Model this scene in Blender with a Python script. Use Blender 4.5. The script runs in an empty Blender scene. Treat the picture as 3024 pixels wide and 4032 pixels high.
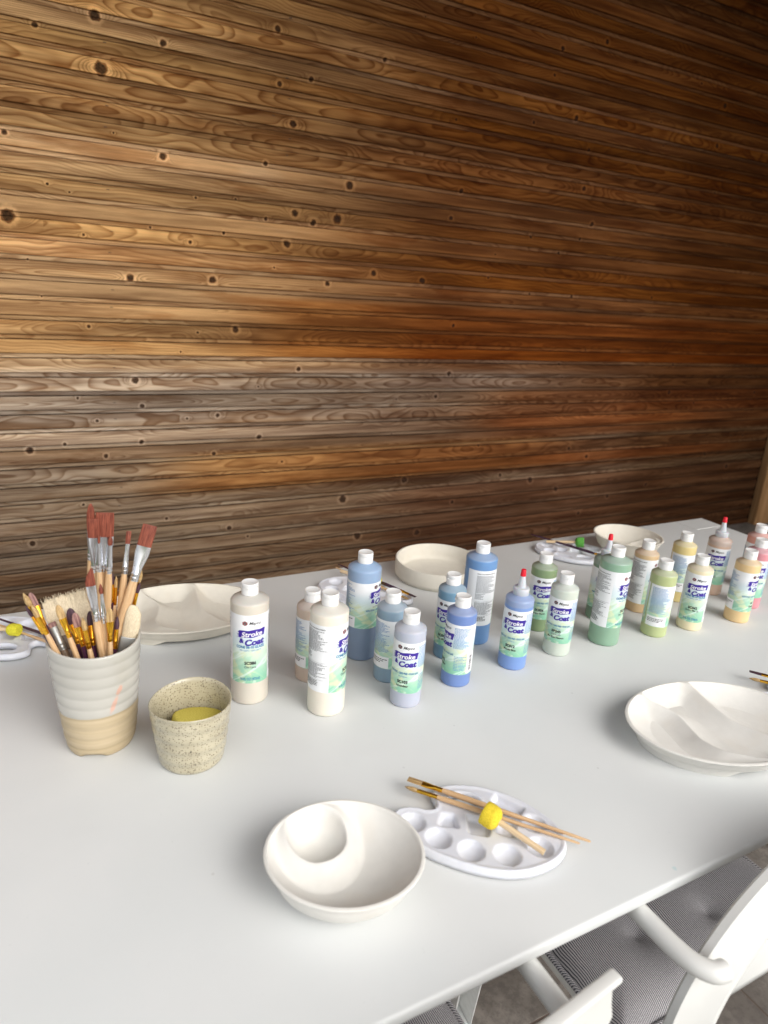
import bpy, bmesh, math, random
import numpy as np
from mathutils import Vector, Matrix, geometry
rnd = random.Random(7)
R_ = math.radians
PI = math.pi
scene = bpy.context.scene
COL = scene.collection

# ------------------------------------------------------------------ camera
F = Vector((0.4579, 0.8341, -0.3077)); RX = Vector((0.8846, -0.4620, 0.0639)); UY = Vector((0.0889, 0.3015, 0.9493))
F.normalize(); RX = (RX - F * RX.dot(F)).normalized(); UY = RX.cross(F).normalized()
CAMPOS = Vector((0, 0, 0.6868))          # z = 0 is the table top, the floor lies at -0.74
cam = bpy.data.cameras.new('camera'); camo = bpy.data.objects.new('camera', cam); COL.objects.link(camo)
mw = Matrix((RX, UY, -F)).transposed().to_4x4(); mw.translation = CAMPOS
camo.matrix_world = mw
cam.sensor_fit = 'HORIZONTAL'; cam.sensor_width = 36
cam.lens = 2712.3 * 36 / 3024
cam.clip_start = 0.02; cam.clip_end = 2000
cam.dof.use_dof = True; cam.dof.focus_distance = 1.28; cam.dof.aperture_fstop = 5.5
scene.camera = camo

# ------------------------------------------------------------------ sky, sun, exposure
SUN_EL, SUN_AZ = R_(38), R_(162)          # azimuth measured from +Y towards +X
w = bpy.data.worlds.new('World'); scene.world = w; w.use_nodes = True
nt = w.node_tree; bg = nt.nodes['Background']
sky = nt.nodes.new('ShaderNodeTexSky'); sky.sky_type = 'NISHITA'; sky.sun_disc = False
sky.sun_elevation = SUN_EL; sky.sun_rotation = SUN_AZ
sky.air_density = 1.0; sky.dust_density = 4.0; sky.ozone_density = 1.0
hs = nt.nodes.new('ShaderNodeHueSaturation'); hs.inputs['Saturation'].default_value = 0.25
nt.links.new(sky.outputs[0], hs.inputs['Color']); nt.links.new(hs.outputs[0], bg.inputs[0])
bg.inputs[1].default_value = 0.15
sl = bpy.data.lights.new('sun', 'SUN'); sl.energy = 0.36; sl.angle = R_(50); sl.color = (1, 0.96, 0.9)
so = bpy.data.objects.new('sun', sl); COL.objects.link(so)
sd = Vector((math.sin(SUN_AZ) * math.cos(SUN_EL), math.cos(SUN_AZ) * math.cos(SUN_EL), math.sin(SUN_EL)))
so.rotation_euler = sd.to_track_quat('Z', 'Y').to_euler()
vs = scene.view_settings
vs.view_transform = 'Standard'; vs.look = 'None'; vs.gamma = 1; vs.exposure = 0.60

# ------------------------------------------------------------------ helpers
def s2l(c):
    return tuple((v / 255 / 12.92) if v / 255 <= .04045 else ((v / 255 + .055) / 1.055) ** 2.4 for v in c)

def tag(o, label=None, cat=None, group=None, kind=None):
    if label: o['label'] = label
    if cat: o['category'] = cat
    if group: o['group'] = group
    if kind: o['kind'] = kind
    return o

def empty(name, loc=(0, 0, 0), rz=0):
    o = bpy.data.objects.new(name, None); o.empty_display_size = 0.02
    o.location = loc; o.rotation_euler = (0, 0, rz); COL.objects.link(o); return o

def link_mesh(name, me, mats, parent=None):
    o = bpy.data.objects.new(name, me); COL.objects.link(o)
    for m in (mats if isinstance(mats, (list, tuple)) else [mats]): me.materials.append(m)
    if parent: o.parent = parent
    return o

def mesh(name, V, Fc, mats, parent=None, smooth=True, mi=None):
    me = bpy.data.meshes.new(name)
    me.from_pydata([tuple(v) for v in V], [], [tuple(f) for f in Fc]); me.update()
    if smooth: me.polygons.foreach_set('use_smooth', [True] * len(me.polygons))
    if mi is not None: me.polygons.foreach_set('material_index', mi)
    return link_mesh(name, me, mats, parent)

def sharp(o, deg=35):
    bm = bmesh.new(); bm.from_mesh(o.data)
    for e in bm.edges:
        if len(e.link_faces) == 2 and e.calc_face_angle(0) > R_(deg): e.smooth = False
    bm.to_mesh(o.data); bm.free(); return o

def fixn(o):
    bm = bmesh.new(); bm.from_mesh(o.data); bmesh.ops.recalc_face_normals(bm, faces=bm.faces); bm.to_mesh(o.data); bm.free(); return o

class MB:
    def __init__(s): s.V = []; s.F = []
    def add(s, V, Fc):
        n = len(s.V); s.V += [tuple(v) for v in V]; s.F += [tuple(i + n for i in f) for f in Fc]; return s
    def box(s, a, b, bev=0.0, M=None):
        bm = bmesh.new(); bmesh.ops.create_cube(bm, size=1)
        for v in bm.verts:
            v.co = Vector(((a[0] + b[0]) / 2 + v.co.x * (b[0] - a[0]), (a[1] + b[1]) / 2 + v.co.y * (b[1] - a[1]), (a[2] + b[2]) / 2 + v.co.z * (b[2] - a[2])))
        if bev: bmesh.ops.bevel(bm, geom=bm.edges[:] , offset=bev, segments=3, affect='EDGES', profile=0.5)
        if M is not None: bm.transform(M)
        bm.verts.ensure_lookup_table(); bm.verts.index_update()
        s.add([v.co for v in bm.verts], [[v.index for v in f.verts] for f in bm.faces]); bm.free(); return s
    def tube(s, pts, rad, seg=16, cap=True):
        pts = [Vector(p) for p in pts]; n = len(pts)
        rad = rad if isinstance(rad, (list, tuple)) else [rad] * n
        V = []; up = None
        for i, p in enumerate(pts):
            t = (pts[min(i + 1, n - 1)] - pts[max(i - 1, 0)]).normalized()
            if up is None: up = t.orthogonal().normalized()
            up = (up - t * up.dot(t)).normalized(); sd = t.cross(up)
            for k in range(seg):
                a = 2 * PI * k / seg; V.append(p + (up * math.cos(a) + sd * math.sin(a)) * rad[i])
        Fc = [(i * seg + k, i * seg + (k + 1) % seg, (i + 1) * seg + (k + 1) % seg, (i + 1) * seg + k) for i in range(n - 1) for k in range(seg)]
        if cap: Fc += [tuple(range(seg))[::-1], tuple((n - 1) * seg + k for k in range(seg))]
        return s.add(V, Fc)
    def sections(s, secs, seg=16, M=None):      # secs: (z, rx, ry, cx, cy)
        V = []
        for q in secs:
            z, rx, ry = q[:3]; cx, cy = (q[3], q[4]) if len(q) > 3 else (0, 0)
            for k in range(seg):
                a = 2 * PI * k / seg
                v = Vector((cx + rx * math.cos(a), cy + ry * math.sin(a), z)); V.append(M @ v if M else v)
        n = len(secs)
        Fc = [(i * seg + k, i * seg + (k + 1) % seg, (i + 1) * seg + (k + 1) % seg, (i + 1) * seg + k) for i in range(n - 1) for k in range(seg)]
        Fc += [tuple(range(seg))[::-1], tuple((n - 1) * seg + k for k in range(seg))]
        return s.add(V, Fc)
    def build(s, name, mats, parent=None, smooth=True, sh=35):
        o = mesh(name, s.V, s.F, mats, parent, smooth)
        if smooth and sh: sharp(o, sh)
        return o

def lathe(name, prof, mats, parent=None, seg=64, fn=None, sh=40, closed_top=False):
    V = []; n = len(prof)
    for (r, z) in prof:
        for k in range(seg):
            a = 2 * PI * k / seg; v = (r * math.cos(a), r * math.sin(a), z)
            V.append(fn(v, a) if fn else v)
    Fc = [(i * seg + k, i * seg + (k + 1) % seg, (i + 1) * seg + (k + 1) % seg, (i + 1) * seg + k) for i in range(n - 1) for k in range(seg)]
    if prof[0][0] > 1e-5: Fc.append(tuple(range(seg))[::-1])
    if prof[-1][0] > 1e-5: Fc.append(tuple((n - 1) * seg + k for k in range(seg)))
    o = mesh(name, V, Fc, mats, parent)
    if sh: sharp(o, sh)
    return o

# node helpers
class NT:
    def __init__(s, name):
        s.m = bpy.data.materials.new(name); s.m.use_nodes = True; s.t = s.m.node_tree; s.b = s.t.nodes['Principled BSDF']
    def n(s, t, **k):
        nd = s.t.nodes.new(t)
        for a, b in k.items(): setattr(nd, a, b)
        return nd
    def put(s, sock, v):
        if hasattr(v, 'is_output'): s.t.links.new(v, sock)
        else: sock.default_value = v if not (isinstance(v, (tuple, list)) and sock.type == 'RGBA' and len(v) == 3) else (*v, 1)
    def ma(s, op, a, b=None, c=None, clamp=False):
        nd = s.n('ShaderNodeMath', operation=op); nd.use_clamp = clamp
        for i, v in enumerate((a, b, c)):
            if v is not None: s.put(nd.inputs[i], v)
        return nd.outputs[0]
    def mr(s, v, a, b, c=0.0, d=1.0, smooth=True):
        nd = s.n('ShaderNodeMapRange'); nd.interpolation_type = 'SMOOTHSTEP' if smooth else 'LINEAR'
        for i, q in enumerate((v, a, b, c, d)): s.put(nd.inputs[i], q)
        return nd.outputs[0]
    def mix(s, f, a, b, mode='MIX'):
        nd = s.n('ShaderNodeMix', data_type='RGBA', blend_type=mode); nd.clamp_factor = True
        s.put(nd.inputs[0], f); s.put(nd.inputs[6], a); s.put(nd.inputs[7], b); return nd.outputs[2]
    def sep(s, v):
        nd = s.n('ShaderNodeSeparateXYZ'); s.put(nd.inputs[0], v); return nd.outputs
    def comb(s, x, y, z):
        nd = s.n('ShaderNodeCombineXYZ')
        for i, v in enumerate((x, y, z)): s.put(nd.inputs[i], v)
        return nd.outputs[0]
    def noise(s, vec, scale, det=3, rough=.5, dist=0.0):
        nd = s.n('ShaderNodeTexNoise'); s.put(nd.inputs['Vector'], vec); s.put(nd.inputs['Scale'], scale)
        nd.inputs['Detail'].default_value = det; nd.inputs['Roughness'].default_value = rough; nd.inputs['Distortion'].default_value = dist
        return nd.outputs['Fac']
    def attr(s, name, out='Vector'): 
        nd = s.n('ShaderNodeAttribute', attribute_name=name); return nd.outputs[out]
    def obj(s): return s.n('ShaderNodeTexCoord').outputs['Object']
    def bump(s, h, st, dist=0.001):
        nd = s.n('ShaderNodeBump'); s.put(nd.inputs['Height'], h); nd.inputs['Strength'].default_value = st; nd.inputs['Distance'].default_value = dist
        s.t.links.new(nd.outputs[0], s.b.inputs['Normal'])
    def set(s, **k):
        for a, v in k.items(): s.put(s.b.inputs[{'col': 'Base Color', 'rough': 'Roughness', 'metal': 'Metallic', 'sss': 'Subsurface Weight', 'coat': 'Coat Weight', 'crough': 'Coat Roughness', 'spec': 'Specular IOR Level', 'trans': 'Transmission Weight', 'alpha': 'Alpha'}[a]], v)
        return s

def pm(name, col, rough=.5, metal=0, var=.06, vs_=60, bump=0, bs=300, sss=0, coat=0, spec=None):
    q = NT(name); ob = q.obj()
    nz = q.noise(ob, vs_, 4)
    c = q.mix(q.mr(nz, .3, .7), tuple(v * (1 - var) for v in col), tuple(min(1, v * (1 + var)) for v in col))
    q.set(col=c, metal=metal, coat=coat)
    q.set(rough=q.mr(q.noise(ob, vs_ * .6, 3), .3, .7, max(.03, rough - .05), rough + .06))
    if spec is not None: q.set(spec=spec)
    if sss:
        q.set(sss=sss); q.b.inputs['Subsurface Radius'].default_value = (1, .8, .6); q.b.inputs['Subsurface Scale'].default_value = 0.004
    if bump: q.bump(q.noise(ob, bs, 3), bump)
    return q.m

# ------------------------------------------------------------------ ground and floor
def tile_mat():
    q = NT('stone_floor'); ob = q.obj(); x, y, z = q.sep(ob)
    T = 0.60
    def grout(c, off):
        t = q.ma('FRACT', q.ma('DIVIDE', q.ma('ADD', c, off), T)); d = q.ma('ABSOLUTE', q.ma('SUBTRACT', t, .5))
        return q.mr(d, .4945, .4975)
    g = q.ma('MAXIMUM', grout(x, 100 * T - 1.307), grout(y, 100 * T - .13))
    n1 = q.noise(ob, 9, 6, .62); n2 = q.noise(ob, 55, 5, .7); n3 = q.noise(ob, 3, 3)
    c = q.mix(q.mr(n1, .35, .68), s2l((104, 98, 92)), s2l((140, 134, 127)))
    c = q.mix(q.mr(n2, .42, .62), c, q.mix(.5, c, s2l((84, 79, 75))))
    vo = q.n('ShaderNodeTexVoronoi'); vo.inputs['Scale'].default_value = 34; q.t.links.new(q.comb(x, q.ma('MULTIPLY', y, 1.7), 0), vo.inputs['Vector'])
    pit = q.ma('MULTIPLY', q.ma('SUBTRACT', 1.0, q.mr(vo.outputs[0], .05, .13)), q.mr(n1, .5, .6))
    c = q.mix(pit, c, s2l((70, 60, 55)))
    c = q.mix(g, c, s2l((92, 80, 72)))
    q.set(col=c, rough=q.mr(n2, .3, .7, .5, .7))
    q.bump(q.ma('SUBTRACT', q.ma('MULTIPLY', n2, .4), q.ma('ADD', g, pit)), .5, .002)
    return q.m
fl = MB().box((-4.2, -6.5, -.80), (5.6, 3.2, -.74)).build('terrace_floor', tile_mat(), smooth=False); tag(fl, kind='structure')
q = NT('lawn'); c = q.mix(q.noise(q.obj(), .8, 5), (.05, .08, .03), (.10, .13, .05)); q.set(col=c, rough=.9)
g = mesh('ground', [(-300, -300, -.86), (300, -300, -.86), (300, 300, -.86), (-300, 300, -.86)], [(0, 1, 2, 3)], q.m, smooth=False); tag(g, kind='structure')

# ------------------------------------------------------------------ the timber wall
def wood_mat(name, simple=False):
    q = NT(name); ob = q.obj(); x, y, z = q.sep(ob)
    kn = q.sep(q.attr('knot')); rg = q.sep(q.attr('ring')); ms = q.sep(q.attr('misc'))
    tint = q.attr('tint', 'Color')
    rndm = q.ma('MULTIPLY', ms[0], 37.0)
    dx = q.ma('SUBTRACT', x, kn[0]); dz = q.ma('SUBTRACT', z, kn[1]); kr = kn[2]
    ax = q.ma('DIVIDE', dx, q.ma('MULTIPLY', kr, 3.2)); az = q.ma('DIVIDE', dz, q.ma('MULTIPLY', kr, 1.5))
    g = q.ma('EXPONENT', q.ma('MULTIPLY', q.ma('ADD', q.ma('MULTIPLY', ax, ax), q.ma('MULTIPLY', az, az)), -1.0))
    bump = q.ma('MULTIPLY', q.ma('MULTIPLY', g, kr), 2.2)
    wv = q.comb(q.ma('MULTIPLY', x, 1.3), rndm, q.ma('MULTIPLY', z, 3.0))
    wob = q.ma('MULTIPLY', q.ma('SUBTRACT', q.noise(wv, 1.6, 2), .5), .075)
    wz = q.ma('MULTIPLY', q.ma('SUBTRACT', q.noise(q.comb(q.ma('MULTIPLY', x, 5.0), rndm, q.ma('MULTIPLY', z, 9.0)), 1.0, 2), .5), .012)
    u = q.ma('ADD', q.ma('SUBTRACT', z, rg[0]), wz); v = q.ma('ADD', q.ma('ADD', rg[1], q.ma('MULTIPLY', rg[2], x)), wob)
    rr = q.ma('ADD', q.ma('SQRT', q.ma('ADD', q.ma('MULTIPLY', u, u), q.ma('MULTIPLY', v, v))), bump)
    fr = q.ma('FRACT', q.ma('MULTIPLY', rr, ms[2]))
    late = q.ma('MULTIPLY', q.ma('POWER', fr, 2.2), q.ma('SUBTRACT', 1.0, q.mr(fr, .86, 1.0)))
    late = q.ma('MULTIPLY', late, 1.35)
    fib = q.noise(q.comb(q.ma('MULTIPLY', x, 5.0), rndm, q.ma('MULTIPLY', z, 260.0)), 1.0, 3, .6)
    str_ = q.noise(q.comb(q.ma('MULTIPLY', x, 1.7), rndm, q.ma('MULTIPLY', z, 32.0)), 1.0, 4, .6)
    blo = q.noise(q.comb(q.ma('MULTIPLY', x, 1.9), rndm, q.ma('MULTIPLY', z, 14.0)), 1.0, 4, .65, .4)
    c = q.mix(q.mr(str_, .32, .7), q.mix(.62, tint, (0.30, .17, .10), 'MULTIPLY'), q.mix(1.0, tint, (1.28, 1.25, 1.2), 'MULTIPLY'))
    c = q.mix(q.mr(blo, .47, .68, 0, .72), c, q.mix(.82, c, (.46, .27, .11), 'MULTIPLY'))
    c = q.mix(q.mr(blo, .22, .42, .55, 0), c, q.mix(1.0, c, (1.12, 1.25, 1.5), 'MULTIPLY'))
    c = q.mix(q.ma('MULTIPLY', late, q.ma('ADD', .6, q.ma('MULTIPLY', ms[0], .4))), c, q.mix(.85, c, (.36, .22, .12), 'MULTIPLY'))
    c = q.mix(q.mr(fib, .25, .75, .22, 0), c, q.mix(.85, c, (.35, .25, .2), 'MULTIPLY'))
    # knots
    d = q.ma('SQRT', q.ma('ADD', q.ma('MULTIPLY', dx, dx), q.ma('MULTIPLY', dz, dz)))
    kw = q.ma('MULTIPLY', q.ma('SUBTRACT', q.noise(ob, 75, 3), .5), 1.0)
    dn = q.ma('ADD', q.ma('DIVIDE', d, kr), kw)
    halo = q.ma('MULTIPLY', q.mr(dn, 1.05, 1.3), q.ma('SUBTRACT', 1.0, q.mr(dn, 1.35, 2.3)))
    c = q.mix(q.ma('MULTIPLY', halo, .46), c, q.mix(1.0, q.mix(.5, c, tint), (1.75, 1.75, 1.75), 'MULTIPLY'))
    ringd = q.ma('MULTIPLY', q.mr(dn, .8, .95), q.ma('SUBTRACT', 1.0, q.mr(dn, 1.05, 1.2)))
    c = q.mix(q.ma('MULTIPLY', ringd, .75), c, q.mix(.9, c, (.30, .12, .05), 'MULTIPLY'))
    core = q.ma('SUBTRACT', 1.0, q.mr(dn, .78, .98))
    kc = q.mix(q.mr(q.noise(ob, 140, 3), .35, .65), (.012, .008, .006), q.mix(.6, (.09, .05, .03), tint, 'MULTIPLY'))
    c = q.mix(q.ma('MULTIPLY', core, .93), c, kc)
    # strips sit back from the face and have gone grey; gaps and undersides painted dark for grime and shade
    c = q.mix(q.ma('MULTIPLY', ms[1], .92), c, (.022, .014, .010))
    q.set(col=c, rough=q.mr(late, 0, 1, .8, .7), spec=.05)
    hh = q.ma('ADD', q.ma('MULTIPLY', fib, .4), q.ma('ADD', q.ma('MULTIPLY', late, .35), q.ma('MULTIPLY', core, -.8)))
    q.bump(hh, .35, .0012)
    return q.m

WY = 2.9
LINES = [1.4488, 1.3964, 1.3276, 1.2637, 1.1999, 1.1288, 1.0661, .998, .929, .8603, .7936, .7207, .6532, .5844, .5135, .4459, .3777, .307, .2365, .1661, .0938, .0271, -.0446, -.1187, -.1885, -.2578, -.3295, -.3993]
while LINES[0] < 2.55: LINES.insert(0, LINES[0] + .0655)
while LINES[-1] > -.76: LINES.append(LINES[-1] - .071)
KNOTS_D = [(205,33,22),(75,53,12),(218,148,27),(600,63,13),(673,171,11),(604,181,11),(633,268,15),(835,129,10),(9,285,12),(245,287,5),(352,338,15),(574,353,10),(755,400,17),(102,397,6),(150,415,5),(423,427,6),(510,430,6),(637,460,15),(729,473,19),(16,466,27),(325,491,6),(484,503,7),(575,473,8),(180,507,6),(620,527,15),(411,523,8),(592,578,5),(281,600,15),(459,605,15),(707,613,11),(807,590,12),(911,606,12),(192,705,8),(509,712,14),(427,718,6),(645,797,10),(292,822,14),(558,835,5),(168,860,6),(307,877,10),(941,857,9),(970,808,12),(210,909,7),(470,897,9),(404,904,6),(64,973,14),(140,960,8),(306,955,10),(560,944,11),(229,985,9),(462,980,9),(609,997,6),(740,1078,16),(70,1174,12),(495,1140,10),(535,1158,6),(772,1158,14),(390,760,5),(90,640,5),(60,560,5),(360,1120,7),(180,1090,6),(900,1150,12)]
KNOTS_R1 = [(195,68,8),(408,160,10),(780,208,20),(970,180,20),(745,322,14),(20,255,18),(323,512,12),(655,525,14),(838,505,22),(1375,358,12),(1160,480,9),(1200,525,9),(1210,625,10),(1440,625,19),(892,642,15),(870,808,20),(345,818,20),(1435,828,12),(905,962,20),(643,1015,14),(855,1025,14),(765,1085,15),(300,935,18),(490,1090,10),(180,1205,22),(460,1190,12),(640,1260,12),(820,1272,17),(1160,1275,12),(310,1395,16),(885,1400,9)]
KNOTS_R2 = [(880,195,10),(765,255,14),(293,302,14),(780,310,9),(65,405,9),(235,395,13),(1235,375,18),(1255,257,13),(48,555,10),(655,535,9),(805,615,16),(880,650,18),(418,603,12),(590,685,9),(1390,640,16),(1480,692,18),(640,750,24),(510,730,16),(1135,770,16),(100,750,24),(750,790,20),(970,820,18),(305,845,16),(845,893,16),(320,945,10),(65,965,10),(1500,560,10),(1600,375,14),(1550,560,12)]
def wallpt(px, py):
    d = F + RX * ((px - 1512) / 2712.3) - UY * ((py - 2016) / 2712.3); t = WY / d.y
    return CAMPOS + d * t, t
KN = []
for (x, y, s) in KNOTS_D: KN.append((x * 1.8228, y * 1.8228, s * 1.8228))
for (x, y, s) in KNOTS_R1: KN.append((1500 + x / 1.0886, y / 1.0886, s / 1.0886))
for (x, y, s) in KNOTS_R2: KN.append((1500 + x / 1.0886, 1200 + y / 1.0886, s / 1.0886))
KW = []
for (x, y, s) in KN:
    P, t = wallpt(x, y); KW.append((P.x, P.z, max(.0035, .5 * .92 * s * t / 2712.3)))
for k in range(26):      # boards that the photograph shows only from further along
    KW.append((rnd.choice([rnd.uniform(-3.0, -.1), rnd.uniform(-3.0, -.1), rnd.uniform(.3, 4.5)]), rnd.uniform(-.74, 2.4), rnd.uniform(.004, .014)))
KW = np.array(KW)
# wood colour with light fall-off painted in: how weathered (0 fresh red-brown .. 1 grey), lightness
FRESH = np.array((.50, .245, .080)); OILED = np.array((.175, .066, .012)); GREY = np.array((.43, .375, .305)); TAN = np.array((.60, .395, .180))
def boardcol(i, x, z, rs, strip):
    t = np.clip((x - .05) / 1.9, 0, 1)          # towards the right: redder oiled wood, plus painted dimming of the light
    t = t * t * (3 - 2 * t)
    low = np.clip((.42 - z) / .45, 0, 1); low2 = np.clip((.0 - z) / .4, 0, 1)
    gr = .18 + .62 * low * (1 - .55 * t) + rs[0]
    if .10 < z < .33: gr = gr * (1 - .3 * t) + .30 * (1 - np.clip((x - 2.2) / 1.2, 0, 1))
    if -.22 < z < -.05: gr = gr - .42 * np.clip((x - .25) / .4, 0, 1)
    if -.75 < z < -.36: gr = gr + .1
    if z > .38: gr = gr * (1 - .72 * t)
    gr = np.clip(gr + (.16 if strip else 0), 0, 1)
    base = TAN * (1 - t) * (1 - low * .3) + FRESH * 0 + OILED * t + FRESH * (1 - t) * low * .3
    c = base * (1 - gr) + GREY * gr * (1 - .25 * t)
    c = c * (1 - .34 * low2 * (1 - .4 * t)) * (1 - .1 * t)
    def box(x0, x1, z0_, z1_, m):
        nonlocal c
        if z0_ < z < z1_:
            k = float(np.clip((x - x0) / .5, 0, 1) * np.clip((x1 - x) / .7, 0, 1)); k = k * k * (3 - 2 * k); c = c * (1 - k + k * np.array(m))
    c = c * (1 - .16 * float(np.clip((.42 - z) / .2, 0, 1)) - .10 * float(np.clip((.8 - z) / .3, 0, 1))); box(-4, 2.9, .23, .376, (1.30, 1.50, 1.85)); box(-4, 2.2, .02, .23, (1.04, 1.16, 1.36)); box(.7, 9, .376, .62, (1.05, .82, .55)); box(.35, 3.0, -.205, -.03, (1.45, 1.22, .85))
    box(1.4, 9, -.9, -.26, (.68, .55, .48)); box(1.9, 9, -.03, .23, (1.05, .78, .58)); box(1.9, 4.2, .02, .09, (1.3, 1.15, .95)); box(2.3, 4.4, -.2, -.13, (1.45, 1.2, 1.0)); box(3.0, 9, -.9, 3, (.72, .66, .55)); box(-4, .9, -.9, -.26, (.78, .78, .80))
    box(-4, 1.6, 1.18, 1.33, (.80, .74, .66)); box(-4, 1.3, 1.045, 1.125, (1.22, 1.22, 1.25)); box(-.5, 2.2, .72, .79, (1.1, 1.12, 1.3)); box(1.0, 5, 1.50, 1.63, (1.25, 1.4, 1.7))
    return c * (1 + rs[1] * .9) * np.array((1.30, 1.19, 1.07))
xs = np.concatenate([np.arange(-3.0, -.35, .12), np.arange(-.35, 4.6, .035), np.arange(4.6, 5.3, .1)])
V = []; FA = []; tintv = []; fa_kn = []; fa_rg = []; fa_ms = []
nx = len(xs)
def add_rows(rows, bi, rs, seedrow):
    """rows: (z, y offset, grime and painted shade, strip) swept along x, one quad strip per pair of rows"""
    base = len(V)
    for (z, yo, grime_shade, st) in rows:
        for x in xs:
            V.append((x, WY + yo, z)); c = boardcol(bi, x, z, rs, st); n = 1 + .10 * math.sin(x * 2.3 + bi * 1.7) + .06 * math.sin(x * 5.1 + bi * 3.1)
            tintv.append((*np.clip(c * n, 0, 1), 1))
    for r in range(len(rows) - 1):
        zc = (rows[r][0] + rows[r + 1][0]) / 2
        for k in range(nx - 1):
            a = base + r * nx + k
            FA.append((a, a + 1, a + nx + 1, a + nx))
            xc = (xs[k] + xs[k + 1]) / 2
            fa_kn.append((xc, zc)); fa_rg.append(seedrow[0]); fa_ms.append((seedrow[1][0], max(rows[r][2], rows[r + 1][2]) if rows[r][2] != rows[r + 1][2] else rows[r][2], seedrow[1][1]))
for i in range(len(LINES) - 1):
    z1, z0 = LINES[i], LINES[i + 1]; h = z1 - z0
    zc = (z0 + z1) / 2
    mode = rnd.random()
    ring = (zc + rnd.uniform(-.05, .05), (rnd.uniform(.0, .02) if mode < .3 else rnd.uniform(.05, .16)) , rnd.uniform(-.012, .012))
    rs = (rnd.uniform(-.2, .2), rnd.uniform(-.22, .22))
    freq = rnd.choice([130, 170, 210, 250, 300])
    sr = ((ring[0], ring[1], ring[2]), (rnd.random(), freq))
    # from the lower edge of the board above (z1) down: step in, set-back strip, gap, face
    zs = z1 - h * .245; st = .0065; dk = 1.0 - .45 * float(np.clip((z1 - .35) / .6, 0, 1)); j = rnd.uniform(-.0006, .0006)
    sr2 = ((zc + rnd.uniform(-.05, .05), rnd.uniform(.05, .1), 0), (rnd.random(), freq))
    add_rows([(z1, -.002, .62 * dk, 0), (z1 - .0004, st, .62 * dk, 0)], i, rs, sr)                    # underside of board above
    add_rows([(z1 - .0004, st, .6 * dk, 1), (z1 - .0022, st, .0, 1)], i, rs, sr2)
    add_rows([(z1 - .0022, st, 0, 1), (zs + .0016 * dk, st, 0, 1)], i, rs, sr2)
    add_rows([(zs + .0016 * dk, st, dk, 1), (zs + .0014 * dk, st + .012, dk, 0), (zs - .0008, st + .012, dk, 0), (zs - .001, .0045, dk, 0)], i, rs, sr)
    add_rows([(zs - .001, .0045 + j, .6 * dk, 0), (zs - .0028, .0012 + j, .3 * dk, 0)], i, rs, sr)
    rows = [(zs - .0028, .0012 + j, 0, 0), (zs - .005, .0 + j, 0, 0), ((zs + z0) / 2, -.0004 + j, 0, 0), (z0 + .003, .0 + j, 0, 0), (z0, .0015 + j, 0, 0)]
    add_rows(rows, i, rs, sr)
wall_e = empty('timber_wall', (2.0, WY, -.74)); tag(wall_e, 'tall wall clad in knotty horizontal brown boards, weathered grey low on the left', 'wall')
me = bpy.data.meshes.new('cladding'); me.from_pydata([(a - 2.0, b - WY, c + .74) for a, b, c in V], [], FA); me.update()
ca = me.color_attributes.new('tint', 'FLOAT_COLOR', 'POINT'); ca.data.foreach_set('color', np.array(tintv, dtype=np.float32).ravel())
fk = np.array(fa_kn); D = ((fk[:, None, 0] - KW[None, :, 0]) / 2.2) ** 2 + (fk[:, None, 1] - KW[None, :, 1]) ** 2
near = KW[D.argmin(1)].copy(); near[:, 0] -= 2.0; near[:, 1] += .74
rgA = np.array(fa_rg, dtype=float); rgA[:, 1] += rgA[:, 2] * 2.0; rgA[:, 0] += .74
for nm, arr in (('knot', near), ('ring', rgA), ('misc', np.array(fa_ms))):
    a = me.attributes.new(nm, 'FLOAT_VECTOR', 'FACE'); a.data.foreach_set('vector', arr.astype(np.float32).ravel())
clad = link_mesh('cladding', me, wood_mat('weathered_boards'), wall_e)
nm_ = pm('nail_dark', (.02, .015, .012), .6)
nails = [(455*.9044,184*.9044),(465*.9044,460*.9044),(458*.9044,553*.9044),(470*.9044,825*.9044),(485*.9044,1008*.9044),(478*.9044,1099*.9044),(490*.9044,1262*.9044),(486*.9044,1338*.9044)] + [(a*.9042,1200+b*.9042) for a,b in ((485,11),(494,196),(497,273),(498,426),(503,497),(520,723),(528,795),(520,875),(515,1008),(517,1078))] + [(1265*.9044,78*.9044),(1250*.9044,340*.9044),(1260*.9044,430*.9044),(1190*.9044,503*.9044),(1262*.9044,605*.9044),(1250*.9044,677*.9044)]
for (px, py) in nails:
    P, t = wallpt(px, py)
    MB().box((P.x - 2 - .005, -.0011, P.z + .74 - .0011), (P.x - 2 + .005, .002, P.z + .74 + .0011), 0, None).build('nail', nm_, wall_e, smooth=False)
back = MB().box((-5.0, .035, 0), (3.3, .13, 3.3)).build('backing', pm('black_felt', (.015, .013, .012), .9), wall_e, smooth=False)

# corner post; end wall and roof added out of view to shape the light
def plain_wood(name, c1, c2, axis='z', sc=40):
    q = NT(name); x, y, z = q.sep(q.obj())
    a = {'x': (x, y, z), 'y': (y, x, z), 'z': (z, x, y)}[axis]
    nz = q.noise(q.comb(q.ma('MULTIPLY', a[0], 2.0), q.ma('MULTIPLY', a[1], sc), q.ma('MULTIPLY', a[2], sc)), 1.0, 4, .6)
    q.set(col=q.mix(q.mr(nz, .3, .7), c1, c2), rough=.6, spec=.3); q.bump(nz, .2); return q.m
pw = plain_wood('post_wood', (.26, .13, .05), (.48, .28, .13))
post = MB().box((4.562, 2.84, -.74), (4.74, 2.8975, 3.0), .004).build('corner_post', pw); tag(post, 'square brown timber post at the far right end of the board wall', 'post')
ew = empty('added_end_wall', (5.2, 0, -.74)); tag(ew, 'unseen brown boarded end wall added at the far right to block light', 'wall')
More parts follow.
